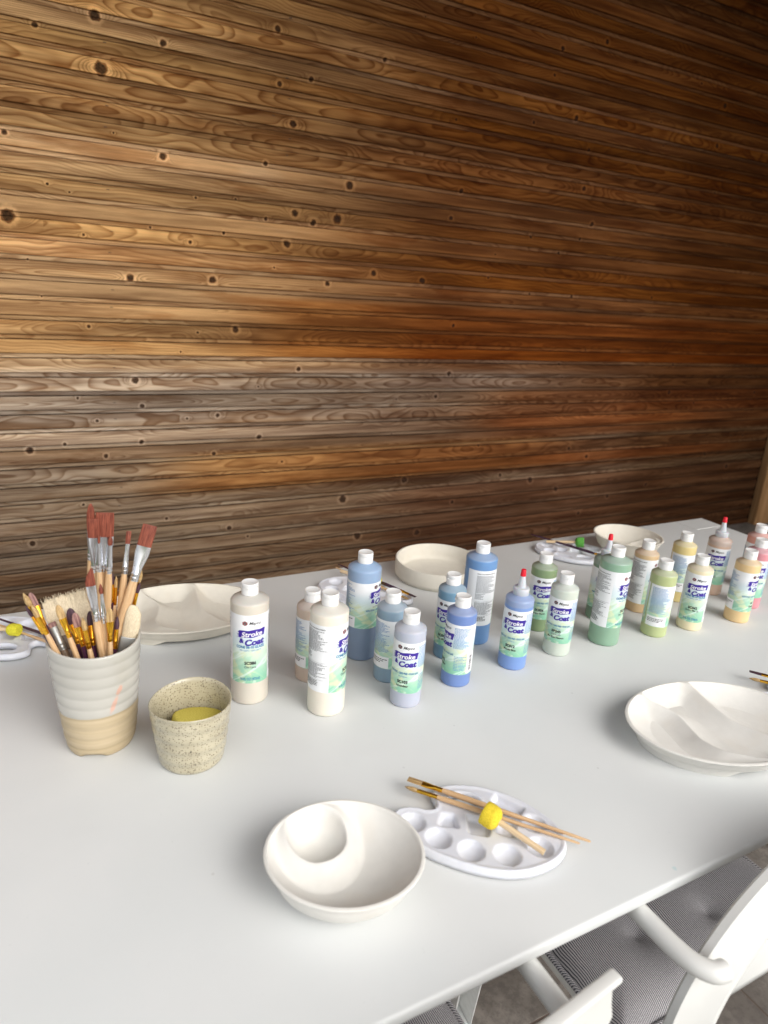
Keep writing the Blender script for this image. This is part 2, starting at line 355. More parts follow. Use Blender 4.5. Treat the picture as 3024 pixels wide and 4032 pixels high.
MB().box((0, -1.3, 0), (.1, 2.9, 3.74)).build('boarding', plain_wood('end_boards', (.10, .045, .018), (.2, .1, .04), 'y'), ew, smooth=False)
ce = empty('roof', (2, 1, 3.0)); tag(ce, 'unseen wooden terrace roof added over the table to shade it', 'roof')
MB().box((-2.6, -2.0, 0), (3.3, 2.1, .12)).build('soffit', plain_wood('soffit_boards', (.16, .085, .04), (.30, .17, .08), 'x'), ce, smooth=False)

# ------------------------------------------------------------------ table
tq = NT('white_table_top'); ob = tq.obj()
tc = tq.mix(tq.mr(tq.noise(ob, 4, 5), .3, .7), (.66, .68, .675), (.70, .712, .705))
tc = tq.mix(tq.mr(tq.noise(ob, 130, 3), .72, .8), tc, (.60, .62, .62))
x_, y_, z_ = tq.sep(ob)
def spot(cx, cy, r, colr, amt):
    global tc
    u_ = tq.ma('SUBTRACT', x_, cx - .8); v_ = tq.ma('SUBTRACT', y_, cy - .95)
    d_ = tq.ma('ADD', tq.ma('SQRT', tq.ma('ADD', tq.ma('MULTIPLY', u_, u_), tq.ma('MULTIPLY', v_, v_))), tq.ma('MULTIPLY', tq.ma('SUBTRACT', tq.noise(ob, 120, 3), .5), r * 1.2))
    tc = tq.mix(tq.ma('MULTIPLY', tq.ma('SUBTRACT', 1.0, tq.mr(d_, r * .5, r)), amt), tc, colr)
spot(.6990, .4300, .004, (.36, .56, .58), .5)
spot(.860, .800, .003, (.45, .46, .46), .35); spot(.47, .74, .0025, (.45, .45, .45), .35); spot(.60, .80, .0022, (.4, .4, .42), .35); spot(.16, .66, .0022, (.45, .44, .42), .4); spot(.75, .62, .0018, (.4, .4, .4), .4)
scr = tq.noise(tq.comb(tq.ma('MULTIPLY', x_, 2.2), tq.ma('MULTIPLY', y_, 16.0), 0), 9, 5, .7)
tc = tq.mix(tq.mr(scr, .62, .74, 0, .16), tc, (.52, .54, .54))
smu = tq.noise(ob, 2.2, 4, .6)
tc = tq.mix(tq.mr(smu, .52, .7, 0, .22), tc, (.60, .60, .585))
tq.set(col=tc, rough=tq.mr(tq.noise(ob, 14, 5), .3, .7, .46, .56), spec=.42); tq.bump(tq.noise(ob, 900, 2), .06, .0005)
TABM = tq.m
pwh = pm('white_powder_coat', (.68, .69, .68), .38, bump=.08, bs=700)
tb = empty('table', (.8, .95, -.74)); tag(tb, 'long white outdoor table covered with glaze bottles, bowls and palettes', 'table')
MB().box((-1.25, -.535, .722), (1.275, .535, .74), .0045).build('tabletop', TABM, tb)
MB().box((-1.15, -.46, .66), (1.2, .46, .7218), .004).build('apron', pwh, tb)
gs = pm('seam_light', (.80, .80, .78), .4); gd = pm('seam_dark', (.42, .42, .40), .6)
MB().box((1.147, .4485, .7395), (1.27, .4503, .7406)).build('leaf_seam', gs, tb, smooth=False)
MB().box((1.139, .452, .7395), (1.1402, .53, .7403)).build('leaf_seam', gd, tb, smooth=False)
def channel_leg(foot, top):
    """open U-section leg with a closed foot, its open side towards the front edge"""
    f = Vector(foot); t = Vector(top); ax = (t - f); L = ax.length; az = ax.normalized()
    axx = Vector((1, 0, 0)); axx = (axx - az * axx.dot(az)).normalized(); ay = az.cross(axx)
    M = Matrix((axx, ay, az)).transposed().to_4x4(); M.translation = f
    b = MB(); W_, D_, T_ = .026, .024, .004
    b.box((-W_, D_ - T_, 0), (W_, D_, L), .001, M); b.box((-W_, -D_, 0), (-W_ + T_, D_ - T_ - .0002, L), .001, M); b.box((W_ - T_, -D_, 0), (W_, D_ - T_ - .0002, L), .001, M)
    b.box((-W_ + T_ + .0002, -D_, 0), (W_ - T_ - .0002, D_ - T_ - .0002, T_), .001, M)
    return b
for fx, fy, tx, ty in ((.6881, .8053, .56, .62), (-.30, .8053, -.42, .62), (-.30, 1.10, -.42, 1.28), (1.80, .8053, 1.92, .62), (1.80, 1.10, 1.92, 1.28), (.6881, 1.10, .56, 1.28)):
    o = channel_leg((fx - .8, fy - .95, .001), (tx - .8, ty - .95, .66)).build('leg', pwh, tb)

# ------------------------------------------------------------------ heightfield inside an outline
def in_poly(p, poly):
    x, y = p; c = False; n = len(poly)
    for i in range(n):
        x1, y1 = poly[i]; x2, y2 = poly[i - 1]
        if (y1 > y) != (y2 > y) and x < (x2 - x1) * (y - y1) / (y2 - y1) + x1: c = not c
    return c
def seg_d(P, poly):
    """distance of points P (n,2) to closed polyline"""
    A = np.array(poly); B = np.roll(A, -1, 0); d = np.full(len(P), 9.)
    for a, b in zip(A, B):
        ab = b - a; t = np.clip(((P - a) @ ab) / (ab @ ab + 1e-12), 0, 1); d = np.minimum(d, np.linalg.norm(P - (a + t[:, None] * ab), axis=1))
    return d
def catmull(pts, n, closed=True):
    out = []; m = len(pts)
    for i in range(m if closed else m - 1):
        p0, p1, p2, p3 = [np.array(pts[(i + k - 1) % m] if closed else pts[min(max(i + k - 1, 0), m - 1)], float) for k in range(4)]
        for j in range(n):
            t = j / n; out.append(.5 * ((2 * p1) + (-p0 + p2) * t + (2 * p0 - 5 * p1 + 4 * p2 - p3) * t * t + (-p0 + 3 * p1 - 3 * p2 + p3) * t ** 3))
    if not closed: out.append(np.array(pts[-1], float))
    return [tuple(o) for o in out]
OUT = catmull([(-.0514, .0527), (-.0400, .0640), (-.0225, .0718), (.0091, .0769), (.0408, .0740), (.0704, .0650), (.0956, .0503), (.1165, .032), (.1285, .0145), (.1319, -.0033), (.128, -.0202), (.1147, -.0399), (.093, -.0574), (.0704, -.0689), (.045, -.0745), (.0179, -.0752), (-.0099, -.0718), (-.0368, -.0655), (-.0551, -.0580), (-.0729, -.0485), (-.0889, -.0355), (-.0978, -.0200), (-.099, -.006), (-.0936, .0031), (-.0828, .0098), (-.0690, .0125), (-.0560, .0120), (-.0469, .0155), (-.0442, .0228), (-.0471, .0319), (-.0528, .042)], 4)
HOLE = [(-.0062 + .0215 * math.cos(a) * 1.0, .0443 + .0125 * math.sin(a)) for a in np.linspace(0, 2 * PI, 40, endpoint=False)]
def sm(x, a, b): t = np.clip((x - a) / (b - a), 0, 1); return t * t * (3 - 2 * t)
def rbox(P, cx, cy, hx, hy, r, rot=0, taper=0):
    d = P - np.array((cx, cy)); c, s = math.cos(rot), math.sin(rot); u = d[:, 0] * c + d[:, 1] * s; v = -d[:, 0] * s + d[:, 1] * c
    hx = hx * (1 + taper * v / hy)
    qx = np.abs(u) - hx + r; qy = np.abs(v) - hy + r
    return np.sqrt(np.maximum(qx, 0) ** 2 + np.maximum(qy, 0) ** 2) + np.minimum(np.maximum(qx, qy), 0) - r
def palette_mesh():
    cs = .0022; pts = []
    P = np.array([(x, y) for x in np.arange(-.105, .138, cs) for y in np.arange(-.08, .082, cs)])
    ins = np.array([in_poly(p, OUT) and not in_poly(p, HOLE) for p in P]); P = P[ins]
    do = np.minimum(seg_d(P, OUT), seg_d(P, HOLE)); P = P[do > cs * .55]
    ring = []
    allp = [Vector(p) for p in OUT] + [Vector(p) for p in HOLE] + [Vector(p) for p in P]
    n1, n2 = len(OUT), len(HOLE)
    edges = [(i, (i + 1) % n1) for i in range(n1)] + [(n1 + i, n1 + (i + 1) % n2) for i in range(n2)]
    r = geometry.delaunay_2d_cdt(allp, edges, [], 0, 1e-6)
    vv = np.array([tuple(v) for v in r[0]]); faces = []
    for f in r[2]:
        c = vv[list(f)].mean(0)
        if in_poly(c, OUT) and not in_poly(c, HOLE): faces.append(tuple(f))
    d1 = seg_d(vv, OUT); d2 = seg_d(vv, HOLE)
    z = np.full(len(vv), .0125)
    z += .0016 * (1 - sm(d1, .0045, .0075)) * sm(d1, .0, .0015)         # raised border
    z -= .0050 * (1 - sm(d1, .0, .0028)) ; z += .0014 * (1 - sm(d2, .003, .005)); z -= .004 * (1 - sm(d2, 0, .0022))
    for (cx, cy, rr) in ((-.0707, -.0172, .0172), (-.034, -.0365, .0176), (.0093, -.0472, .0176), (.055, -.0427, .0178), (.0963, -.0189, .0172), (.0890, .0220, .0165)):
        d = np.linalg.norm(vv - np.array((cx, cy)), axis=1) / rr
        z -= np.where(d < 1, .0098 * np.sqrt(np.clip(1 - d ** 2, 0, 1)) * sm(1 - d, 0, .08), 0)
    for (cx, cy, hx, hy, rot, tp) in ((-.0245, -.0010, .0130, .0135, .1, -.2), (.0170, -.0010, .0175, .0180, 0, .18), (.0545, .0045, .0125, .0155, -.1, -.25), (.0540, .0500, .0235, .0100, -.42, 0)):
        sd_ = rbox(vv, cx, cy, hx, hy, .004, rot, tp); z -= .0085 * (1 - sm(sd_, -.0045, .0))
    me = bpy.data.meshes.new('tray'); me.from_pydata([(a[0], a[1], zz) for a, zz in zip(vv, z)], [], faces); me.update()
    bm = bmesh.new(); bm.from_mesh(me)
    bmesh.ops.recalc_face_normals(bm, faces=bm.faces)
    if sum(f.normal.z for f in bm.faces) < 0: bmesh.ops.reverse_faces(bm, faces=bm.faces)
    be = [e for e in bm.edges if len(e.link_faces) == 1]       # turned-down skirt
    ex = bmesh.ops.extrude_edge_only(bm, edges=be)
    for v in [g for g in ex['geom'] if isinstance(g, bmesh.types.BMVert)]: v.co.z = .0022
    for f in bm.faces: f.smooth = True
    bm.to_mesh(me); bm.free(); return me
PAL = palette_mesh()
PALM = pm('white_palette_plastic', (.74, .75, .80), .33, var=.02, sss=.15, spec=.5)
PAL.materials.append(PALM)
def palette(loc, ang, label):
    o = bpy.data.objects.new('paint_palette', PAL); COL.objects.link(o); o.location = (*loc, .0005); o.rotation_euler = (0, 0, ang)
    sdf = o.modifiers.new('s', 'SOLIDIFY'); sdf.thickness = .0009; sdf.offset = -1
    tag(o, label, 'palette', 'white plastic palettes laid out at the places'); return o
palette((.485, .5947), R_(-38.25), 'white plastic palette in the foreground with a bright yellow sponge dauber in its middle')
palette((1.246, .595), R_(-38.25), 'white plastic palette at the right edge of the photo beyond the large divided dish')
palette((1.3837, 1.3388), R_(139.7), 'white plastic palette at the back with the green sponge dauber on it')
palette((-.0400, 1.3500), R_(147.3), 'white plastic palette at the left edge behind the brush pot')
palette((.6906, 1.2956), R_(132.8), 'white plastic palette half hidden behind the grey blue bottle')

# ------------------------------------------------------------------ bisque ware
def bisque(name, c):
    q = NT(name); ob = q.obj(); n = q.noise(ob, 45, 5); n2 = q.noise(ob, 420, 2)
    n3 = q.noise(ob, 14, 3); cc = q.mix(q.mr(n, .3, .7), tuple(v * .95 for v in c), c); cc = q.mix(q.mr(n3, .55, .7, 0, .35), cc, tuple(v * w_ for v, w_ in zip(c, (.97, .93, .88))))
    q.set(col=cc, rough=.75, spec=.2)
    q.b.inputs['Sheen Weight'].default_value = .06
    q.bump(q.ma('ADD', n2, q.ma('MULTIPLY', n, 2.0)), .12, .0006); return q.m
BIS = bisque('bisque_white', (.76, .745, .70)); BIS2 = bisque('bisque_cream', (.72, .68, .59))

def polar_dish(name, top, under, a, b, parent, mat, nr=72, nth=160, lip=.004):
    """top(x,y,rho) / under(rho, th) heights over an ellipse a x b"""
    V = [(0, 0, float(top(0, 0, 0)))]; Fc = []
    rh = [(i + 1) / nr for i in range(nr)]
    rh = [1 - (1 - r) ** 1.25 for r in rh]
    for r in rh:
        for k in range(nth):
            t = 2 * PI * k / nth; x, y = a * r * math.cos(t), b * r * math.sin(t); V.append((x, y, float(top(x, y, r))))
    Fc += [(0, 1 + k, 1 + (k + 1) % nth) for k in range(nth)]
    for i in range(nr - 1):
        o1, o2 = 1 + i * nth, 1 + (i + 1) * nth
        Fc += [(o1 + k, o2 + k, o2 + (k + 1) % nth, o1 + (k + 1) % nth) for k in range(nth)]
    last = 1 + (nr - 1) * nth
    zt = V[last][2]
    # rounded lip then underside rings inwards
    rings = []
    for s in (0.3, .6, .9): rings.append((1 + (lip * math.sin(s * PI)) / a * .9, zt - lip * .5 * (1 - math.cos(s * PI))))
    for (r_, z_) in under: rings.append((r_, z_))
    prev = last
    for (r_, z_) in rings:
        st = len(V)
        for k in range(nth):
            t = 2 * PI * k / nth; zz = z_(t) if callable(z_) else z_
            V.append((a * r_ * math.cos(t), b * r_ * math.sin(t), zz))
        Fc += [(prev + k, st + k, st + (k + 1) % nth, prev + (k + 1) % nth) for k in range(nth)]
        prev = st
    Fc.append(tuple(prev + k for k in range(nth)))
    o = mesh(name, V, Fc, mat, parent); fixn(o); return sharp(o, 50)

# bowl with a small dip bowl inside its rim
def dip_bowl(loc, rot, a, b, h, spiral, label, mat, sidex, sidey, sr, sh_):
    def top(x, y, r):
        z = .009 + (h - .009) * r ** 2.7
        d = math.hypot((x - sidex), (y - sidey))
        near = float(sm(np.array(r), .35, .98)); crest = sh_ + (h * .985 - sh_) * near
        k = 1 - float(sm(np.array(d), sr * .98, sr * 1.62))
        z1 = max(z, z * (1 - k) + crest * k)
        hollow = .013 + (crest - .013) * min(1.2, d / sr) ** 2.4
        kk = 1 - float(sm(np.array(d), sr * .90, sr * 1.04))
        z2 = z1 * (1 - kk) + hollow * kk
        z2 = max(z2, z if r > .9 else 0)
        z2 = min(z2, h)
        return z2 if r < .96 else h - (h - z2) * (1 - r) / .04
    under = [(.985, h - .006), (.955, h * .72), (.88, h * .42), (.74, h * .17), (.60, .004), (.57, 0), (.52, 0), (.50, .0025), (.1, .003)]
    o = polar_dish('dip_bowl', top, under, a, b, None, mat, 84, 180)
    o.location = loc; o.rotation_euler = (0, 0, rot); tag(o, label, 'bowl', 'unglazed chip and dip bowls'); return o
dip_bowl((.2965, .5800, .0003), R_(-25), .092, .0814, .055, 1, 'small white unglazed bowl with a dip cup inside, alone in the foreground', BIS, -.0355, .0350, .0385, .0375)
dip_bowl((1.535, 1.318, .0003), R_(150), .0945, .0905, .056, 1, 'cream unglazed bowl at the back corner with a low dip cup inside its rim', BIS2, -.040, .012, .036, .026)

def divided_dish(loc, rot, label, mat):
    a, b, h = .163, .1135, .037
    R1 = catmull([(-.135, .030), (-.095, -.012), (-.065, -.044), (-.03, -.055), (0, -.051), (.04, -.050), (.065, -.066), (.09, -.088), (.13, -.11)], 5, False)
    R2 = catmull([(-.13, .12), (-.08, .092), (-.05, .071), (-.02, .055), (.015, .038), (.055, .032), (.1, .024), (.13, .0)], 5, False)
    r1y = np.array([p[0] for p in R1]); r1x = np.array([p[1] for p in R1]); r2y = np.array([p[0] for p in R2]); r2x = np.array([p[1] for p in R2])
    def top(x, y, r):
        dr = (1 - r) * min(a, b) * 1.1
        e0 = (h - .0075) * (1 - min(1, dr / .054)) ** 2.2
        tot = e0 ** 3
        for ry, rx in ((r1y, r1x), (r2y, r2x)):
            d = math.sqrt((x - np.interp(y, ry, rx)) ** 2 + .0016 ** 2) - .0016; cen = min(1, abs(y) / .10)
            hr = .0225 + (h - .0235) * cen ** 1.6
            tot += ((hr - .0075) * (1 - min(1, d / .046)) ** 1.8) ** 3
        z = .0065 + tot ** (1 / 3)
        return min(z, h) if r < .985 else h
    def foot(t):     # arched cut-outs in the foot ring
        c = math.cos(2 * t - .5)
        return .0 if c > -.25 else .009 * min(1, (-.25 - c) / .3)
    under = [(.985, h - .006), (.95, h * .6), (.915, h * .44), (.885, .0135), (.865, foot), (.83, foot), (.81, .010), (.3, .006)]
    o = polar_dish('divided_dish', top, under, a, b, None, mat, 130, 320)
    o.location = loc; o.rotation_euler = (0, 0, rot); tag(o, label, 'dish', 'unglazed divided serving dishes'); return o
divided_dish((.9978, .6001, .0003), -.2, 'large white unglazed dish divided by curved ridges, near the front edge at the right', BIS)
divided_dish((.268, 1.3215, .0003), -.2 + 0.0, 'large cream unglazed divided dish behind the brush pot and the Old Lace bottle', BIS2)

prof = [(0, .0065), (.092, .0065), (.098, .0075), (.1015, .011), (.1030, .018), (.1050, .0445), (.1062, .0458), (.1085, .0458), (.1095, .0445), (.1095, .012), (.1090, .0065), (.1060, .0050), (.1052, .0045), (.1052, .0008), (.104, 0), (0, 0)]
tr = lathe('round_tray', prof, BIS2, seg=128, sh=60); tr.location = (.912, 1.3565, .0003)
tag(tr, 'round cream unglazed tray with straight sides at the back of the table', 'tray')

# ------------------------------------------------------------------ brush pot
def pot_mat():
    q = NT('two_tone_glaze'); ob = q.obj(); x, y, z = q.sep(ob)
    n = q.noise(ob, 30, 4); n2 = q.noise(ob, 9, 3)
    glaze = q.mix(q.mr(n2, .35, .65), (.47, .455, .41), (.56, .545, .50))
    bandy = q.noise(q.comb(q.ma('MULTIPLY', x, 4.0), q.ma('MULTIPLY', y, 4.0), q.ma('MULTIPLY', z, 90.0)), 1.0, 3)
    clay = q.mix(q.mr(bandy, .3, .7), (.44, .35, .215), (.53, .43, .285))
    edge = q.ma('ADD', z, q.ma('MULTIPLY', q.ma('SUBTRACT', n, .5), .004))
    edge = q.ma('ADD', edge, q.ma('MULTIPLY', q.ma('SUBTRACT', x, y), -.02))
    k = q.mr(edge, .0705, .0725)
    c = q.mix(k, clay, glaze)
    # pink paint smear on the camera side
    def blob(cx, cz, sx, sz, sh):
        u = q.ma('SUBTRACT', q.ma('SUBTRACT', x, cx), q.ma('MULTIPLY', q.ma('SUBTRACT', z, cz), sh)); v = q.ma('SUBTRACT', z, cz)
        u = q.ma('DIVIDE', u, sx); v = q.ma('DIVIDE', v, sz)
        return q.ma('SUBTRACT', 1.0, q.mr(q.ma('ADD', q.ma('ADD', q.ma('MULTIPLY', u, u), q.ma('MULTIPLY', v, v)), q.ma('MULTIPLY', q.noise(ob, 260, 3), .7)), .5, 1.1))
    s = q.ma('MAXIMUM', blob(.024, .112, .0055, .011, .35), blob(.0155, .090, .0055, .019, .35))
    s = q.ma('MULTIPLY', s, q.ma('LESS_THAN', y, 0.0))
    c = q.mix(q.ma('MULTIPLY', s, .55), c, (.72, .33, .22))
    q.set(col=c, rough=q.mr(k, 0, 1, .55, .24), spec=.5, coat=q.ma('MULTIPLY', k, .3)); q.bump(n, .08, .001)
    return q.m
PH = .1745; PX, PY = .0705, .982
outer = []
zz = np.linspace(0.0, PH, 90)
for z in zz:
    t = z / PH; r = .0488 + (.0640 - .0488) * t ** .9
    r -= .003 * math.exp(-z / .008)
    r += .0013 * (abs(math.sin(z * PI / .0178 + .4)) ** .7 - .6)
    outer.append((r, z))
outer = [(.046, .0)] + outer[1:]
inner = [(outer[-1][0] - .0018, PH + .0012), (outer[-1][0] - .0038, PH)] + [(.0445 + (.0595 - .0445) * (z / PH), z) for z in np.linspace(PH - .006, .008, 20)] + [(.03, .006), (0, .006)]
def pot_fn(v, a):
    x, y, z = v
    # chipped, uneven foot
    d = math.atan2(math.sin(a - R_(-108)), math.cos(a - R_(-108)))
    chip = .0065 * math.exp(-((d + .05) / .34) ** 4) if z < .02 else 0
    wob = 1 + .012 * math.sin(2 * a + z * 14) + .006 * math.sin(3 * a + 1 + z * 30)
    dz = .0012 * math.sin(a * 2 + 1.2) * (z / PH)
    r = math.hypot(x, y)
    if r > .04 and chip and z < .012: z = max(z, chip * (1 - (z / .012)) + z)
    return (x * wob, y * wob, z + dz)
pot = lathe('brush_pot', outer + inner, pot_mat(), seg=120, fn=pot_fn, sh=70); pot.location = (PX, PY, .0003)
tag(pot, 'tall ribbed handmade pot, white glaze above bare tan clay, crammed with paintbrushes', 'pot')

# speckled cup with a round sponge in it
def speck_mat():
    q = NT('speckled_stoneware'); ob = q.obj(); x, y, z = q.sep(ob)
    n = q.noise(ob, 25, 4)
    c = q.mix(q.mr(n, .3, .7), (.43, .385, .27), (.52, .475, .345))
    for sc, th, dk in ((330, .24, (.06, .03, .02)), (210, .16, (.035, .025, .015)), (460, .26, (.12, .07, .04))):
        vo = q.n('ShaderNodeTexVoronoi'); vo.inputs['Scale'].default_value = sc
        q.t.links.new(q.comb(q.ma('MULTIPLY', x, .8), q.ma('MULTIPLY', y, .8), q.ma('MULTIPLY', z, 1.15)), vo.inputs['Vector'])
        pick = q.ma('GREATER_THAN', q.sep(vo.outputs['Color'])[0], .62 if sc != 210 else .82)
        c = q.mix(q.ma('MULTIPLY', q.ma('MULTIPLY', q.ma('LESS_THAN', vo.outputs['Distance'], th + .08), pick), .68), c, dk)
    q.set(col=c, rough=.28, coat=.4, crough=.15); q.bump(n, .1, .001); return q.m
CH = .097; prof = []
for z in np.linspace(.002, CH, 50):
    t = z / CH; r = .0462 + .0122 * t ** .8 + .0007 * math.sin(z * 330) - .0022 * math.exp(-z / .006); prof.append((r, z))
prof = [(.030, .003), (.040, 0), (.0440, 0)] + prof + [(prof[-1][0] - .0012, CH + .001), (prof[-1][0] - .0028, CH)] + [(.0425 + .0125 * (z / CH), z) for z in np.linspace(CH - .004, .012, 16)] + [(.036, .0075), (0, .007)]
def cup_fn(v, a):
    wob = 1 + .018 * math.sin(2 * a + .6) * (v[2] / CH)
    return (v[0] * wob, v[1] * wob, v[2] + .0018 * math.sin(2 * a - .5) * (v[2] / CH))
cup = lathe('speckled_cup', prof, speck_mat(), seg=110, fn=cup_fn, sh=70); cup.location = (.187, .8895, .0003)
tag(cup, 'low speckled beige stoneware cup holding a yellow sponge', 'cup')
SPY = NT('yellow_sponge'); n = SPY.noise(SPY.obj(), 500, 3, .7)
SPY.set(col=SPY.mix(SPY.mr(n, .35, .6), (.62, .52, .09), (.78, .67, .15)), rough=.95, spec=.1); SPY.bump(n, .5, .001)
sp = MB(); secs = []
for i in range(15):
    t = i / 14; z = .022 * t; r = .0385 * (1 - .05 * abs(2 * t - 1) ** 4) - (.003 if t in (0, 1) else 0); secs.append((z, r, r * .96))
sp.sections(secs, 60)
spo = sp.build('cleaning_sponge', SPY.m, sh=80)
for v in spo.data.vertices: v.co += Vector((rnd.uniform(-1, 1), rnd.uniform(-1, 1), rnd.uniform(-1, 1))) * .00025
spo.location = (.196, .8865, .0475); spo.rotation_euler = (R_(-14), R_(9), 0)
tag(spo, 'round yellow sponge lying tilted inside the speckled cup', 'sponge')

# ------------------------------------------------------------------ brushes
def bristle_mat(name, c1, c2, sc=220):
    q = NT(name); x, y, z = q.sep(q.obj())
    n = q.noise(q.comb(q.ma('MULTIPLY', x, sc * 4.0), q.ma('MULTIPLY', y, sc * 4.0), q.ma('MULTIPLY', z, 30.0)), 1.0, 3, .6)
    q.set(col=q.mix(q.mr(n, .3, .7), c1, c2), rough=.5, spec=.35); q.bump(n, .5, .0008); return q.m
B_RED = bristle_mat('rust_bristle', (.11, .022, .012), (.30, .080, .045)); B_TAN = bristle_mat('tan_bristle', (.28, .16, .06), (.60, .42, .20))
B_PUR = bristle_mat('plum_bristle', (.030, .012, .022), (.10, .045, .065)); B_CRM = bristle_mat('cream_bristle', (.52, .42, .27), (.80, .70, .52), 500)
B_PNK = bristle_mat('dusty_pink_bristle', (.16, .07, .07), (.42, .24, .20))
SILV = pm('silver_ferrule', (.82, .83, .86), .16, 1, .03); GOLD = pm('gold_ferrule', (.95, .52, .05), .2, 1, .05); DULL = pm('dull_ferrule', (.42, .43, .42), .4, .8)
def nat(name, c1, c2):
    q = NT(name); x, y, z = q.sep(q.obj())
    n = q.noise(q.comb(q.ma('MULTIPLY', x, 500.0), q.ma('MULTIPLY', y, 500.0), q.ma('MULTIPLY', z, 18.0)), 1.0, 4, .6)
    q.set(col=q.mix(q.mr(n, .3, .7), c1, c2), rough=.42, coat=.15); return q.m
H_NAT = nat('natural_wood_handle', (.55, .34, .17), (.72, .50, .29)); H_PUR = pm('plum_lacquer', (.050, .014, .038), .18, coat=.5); H_BRN = nat('brown_wood_handle', (.12, .08, .05), (.22, .15, .10)); H_PALE = nat('pale_wood_handle', (.66, .48, .27), (.80, .62, .40))
BLK = pm('black_ink', (.015, .013, .015), .5)
def brush(kind, tip, end, w, label, group, cat='paintbrush', face=None, scale=1.0, text=False):
    tip, end = Vector(tip), Vector(end); ax = tip - end; L = ax.length; az = ax.normalized()
    vd = face if face is not None else (tip - CAMPOS).normalized()
    axx = az.cross(vd).normalized(); ay = az.cross(axx).normalized()
    M = Matrix((axx, ay, az)).transposed().to_4x4(); M.translation = end
    root = empty({'hake': 'hake_brush', 'varnish': 'flat_hog_brush'}.get(kind, 'paintbrush')); root.matrix_world = M
    tag(root, label, cat, group)
    w *= .001
    if kind.startswith('silver'):
        bm_, fm, hm = B_RED, SILV, H_NAT
        bl = {'silver_filbert': .040, 'silver_flat': .012 + w * 1.0, 'silver_round': .014, 'silver_angle': .026, 'silver_dirty': .007}[kind]
        flen = .046 if w < .012 else .054; rh = .0034 + min(w, .02) * .13
        if kind == 'silver_dirty': fm, hm, bm_, flen, rh = DULL, H_BRN, B_PNK, .036, .0048
    elif kind.startswith('gold'):
        bm_ = {'tan': B_TAN, 'purple': B_PUR, 'pink': B_PNK}[kind.split('_')[2]]; fm = GOLD; hm = H_NAT if 'nat' in kind else H_PUR
        bl = .012 + w * .9; flen = .030; rh = .0029 if w < .008 else .0033
    if kind == 'hake':
        s = MB(); n = 46; 
        V = []; Fc = []
        zb, zt = L - .058, L
        prs = [rnd.uniform(-.0035, .0025) for _ in range(n + 1)]
        lay = 4
        for l in range(lay):
            for i in range(n + 1):
                t = i / n; xx = (t - .5) * w
                yo = -.006 + .012 * l / (lay - 1)
                V.append((xx * .86, yo * .7, zb)); V.append((xx * 1.02, yo * 1.3, (zb + zt) / 2)); V.append((xx * (1.04), yo * .5 + rnd.uniform(-.001, .001), zt - .004 * abs(2 * t - 1) ** 3 + prs[i] * .6 + rnd.uniform(-.0016, .0016)))
        for l in range(lay - 1):
            for i in range(n):
                for j in range(2):
                    a = (l * (n + 1) + i) * 3 + j; b_ = (l * (n + 1) + i + 1) * 3 + j; c_ = ((l + 1) * (n + 1) + i) * 3 + j; d_ = ((l + 1) * (n + 1) + i + 1) * 3 + j
                    if l == 0: Fc.append((a, b_, b_ + 1, a + 1))
                    if l == lay - 2: Fc.append((c_, c_ + 1, d_ + 1, d_))
                    if i == 0: Fc.append((a, a + 1, c_ + 1, c_))
                    if i == n - 1: Fc.append((b_, d_, d_ + 1, b_ + 1))
                a = (l * (n + 1) + i) * 3 + 2; b_ = a + 3; c_ = ((l + 1) * (n + 1) + i) * 3 + 2; d_ = c_ + 3
                Fc.append((a, b_, d_, c_))
        for k in range(170):      # stray hairs
            t = rnd.uniform(-.5, .5); x0 = t * w * 1.02; dx = rnd.uniform(-.004, .004); y0 = rnd.uniform(-.004, .004); z0 = zt - .006; z1 = zt + rnd.uniform(-.002, .005)
            a = len(V); V += [(x0 - .0003, y0, z0), (x0 + .0003, y0, z0), (x0 + dx + .0001, y0, z1), (x0 + dx - .0001, y0, z1)]; Fc.append((a, a + 1, a + 2, a + 3))
        mesh('bristles', V, Fc, B_CRM, root)
        MB().box((-w * .45, -.0055, zb - .020), (w * .45, .0055, zb + .002), .002).build('ferrule', H_BRN, root)
        b2 = MB()
        for k in range(4): b2.tube([(-w * .452, -.0058, zb - .004 - k * .004), (w * .452, -.0058, zb - .004 - k * .004)], .0006, 6)
        b2.build('stitching', DULL, root)
        MB().box((-w * .40, -.004, zb - .060), (w * .40, .004, zb - .0202), .002).box((-.012, -.004, 0), (.012, .004, zb - .0602), .003).build('handle', pm('greybrown_handle', (.20, .15, .13), .6), root)
        return root
    if kind == 'varnish':
        s = MB(); secs = [(L - .050, w * .5, .004), (L - .03, w * .56, .006), (L - .012, w * .50, .004, w * .05, 0), (L - .002, w * .28, .002, w * .14, 0), (L, w * .10, .001, w * .2, 0)]
        s.sections(secs, 20).build('bristles', B_CRM, root)
        MB().box((-w * .52, -.0045, L - .082), (w * .52, .0045, L - .049), .001).build('ferrule', DULL, root)
        MB().sections([(0, .006, .004), (L - .12, .009, .005), (L - .082, w * .5, .005)], 16).build('handle', pm('black_lacquer', (.02, .02, .02), .25), root)
        b2 = MB(); [b2.sections([(L - .080 + k * .004, .0008, .0008, -w * .35, -.0046), (L - .0795 + k * .004, .0008, .0008, -w * .35, -.0052)], 8) for k in range(3)]
        b2.build('rivet', SILV, root); return root
    zb = L - bl; zf = zb - flen
    flat = ('flat' in kind or 'angle' in kind or 'filbert' in kind) or w >= .0095
    rf = rh * 1.05
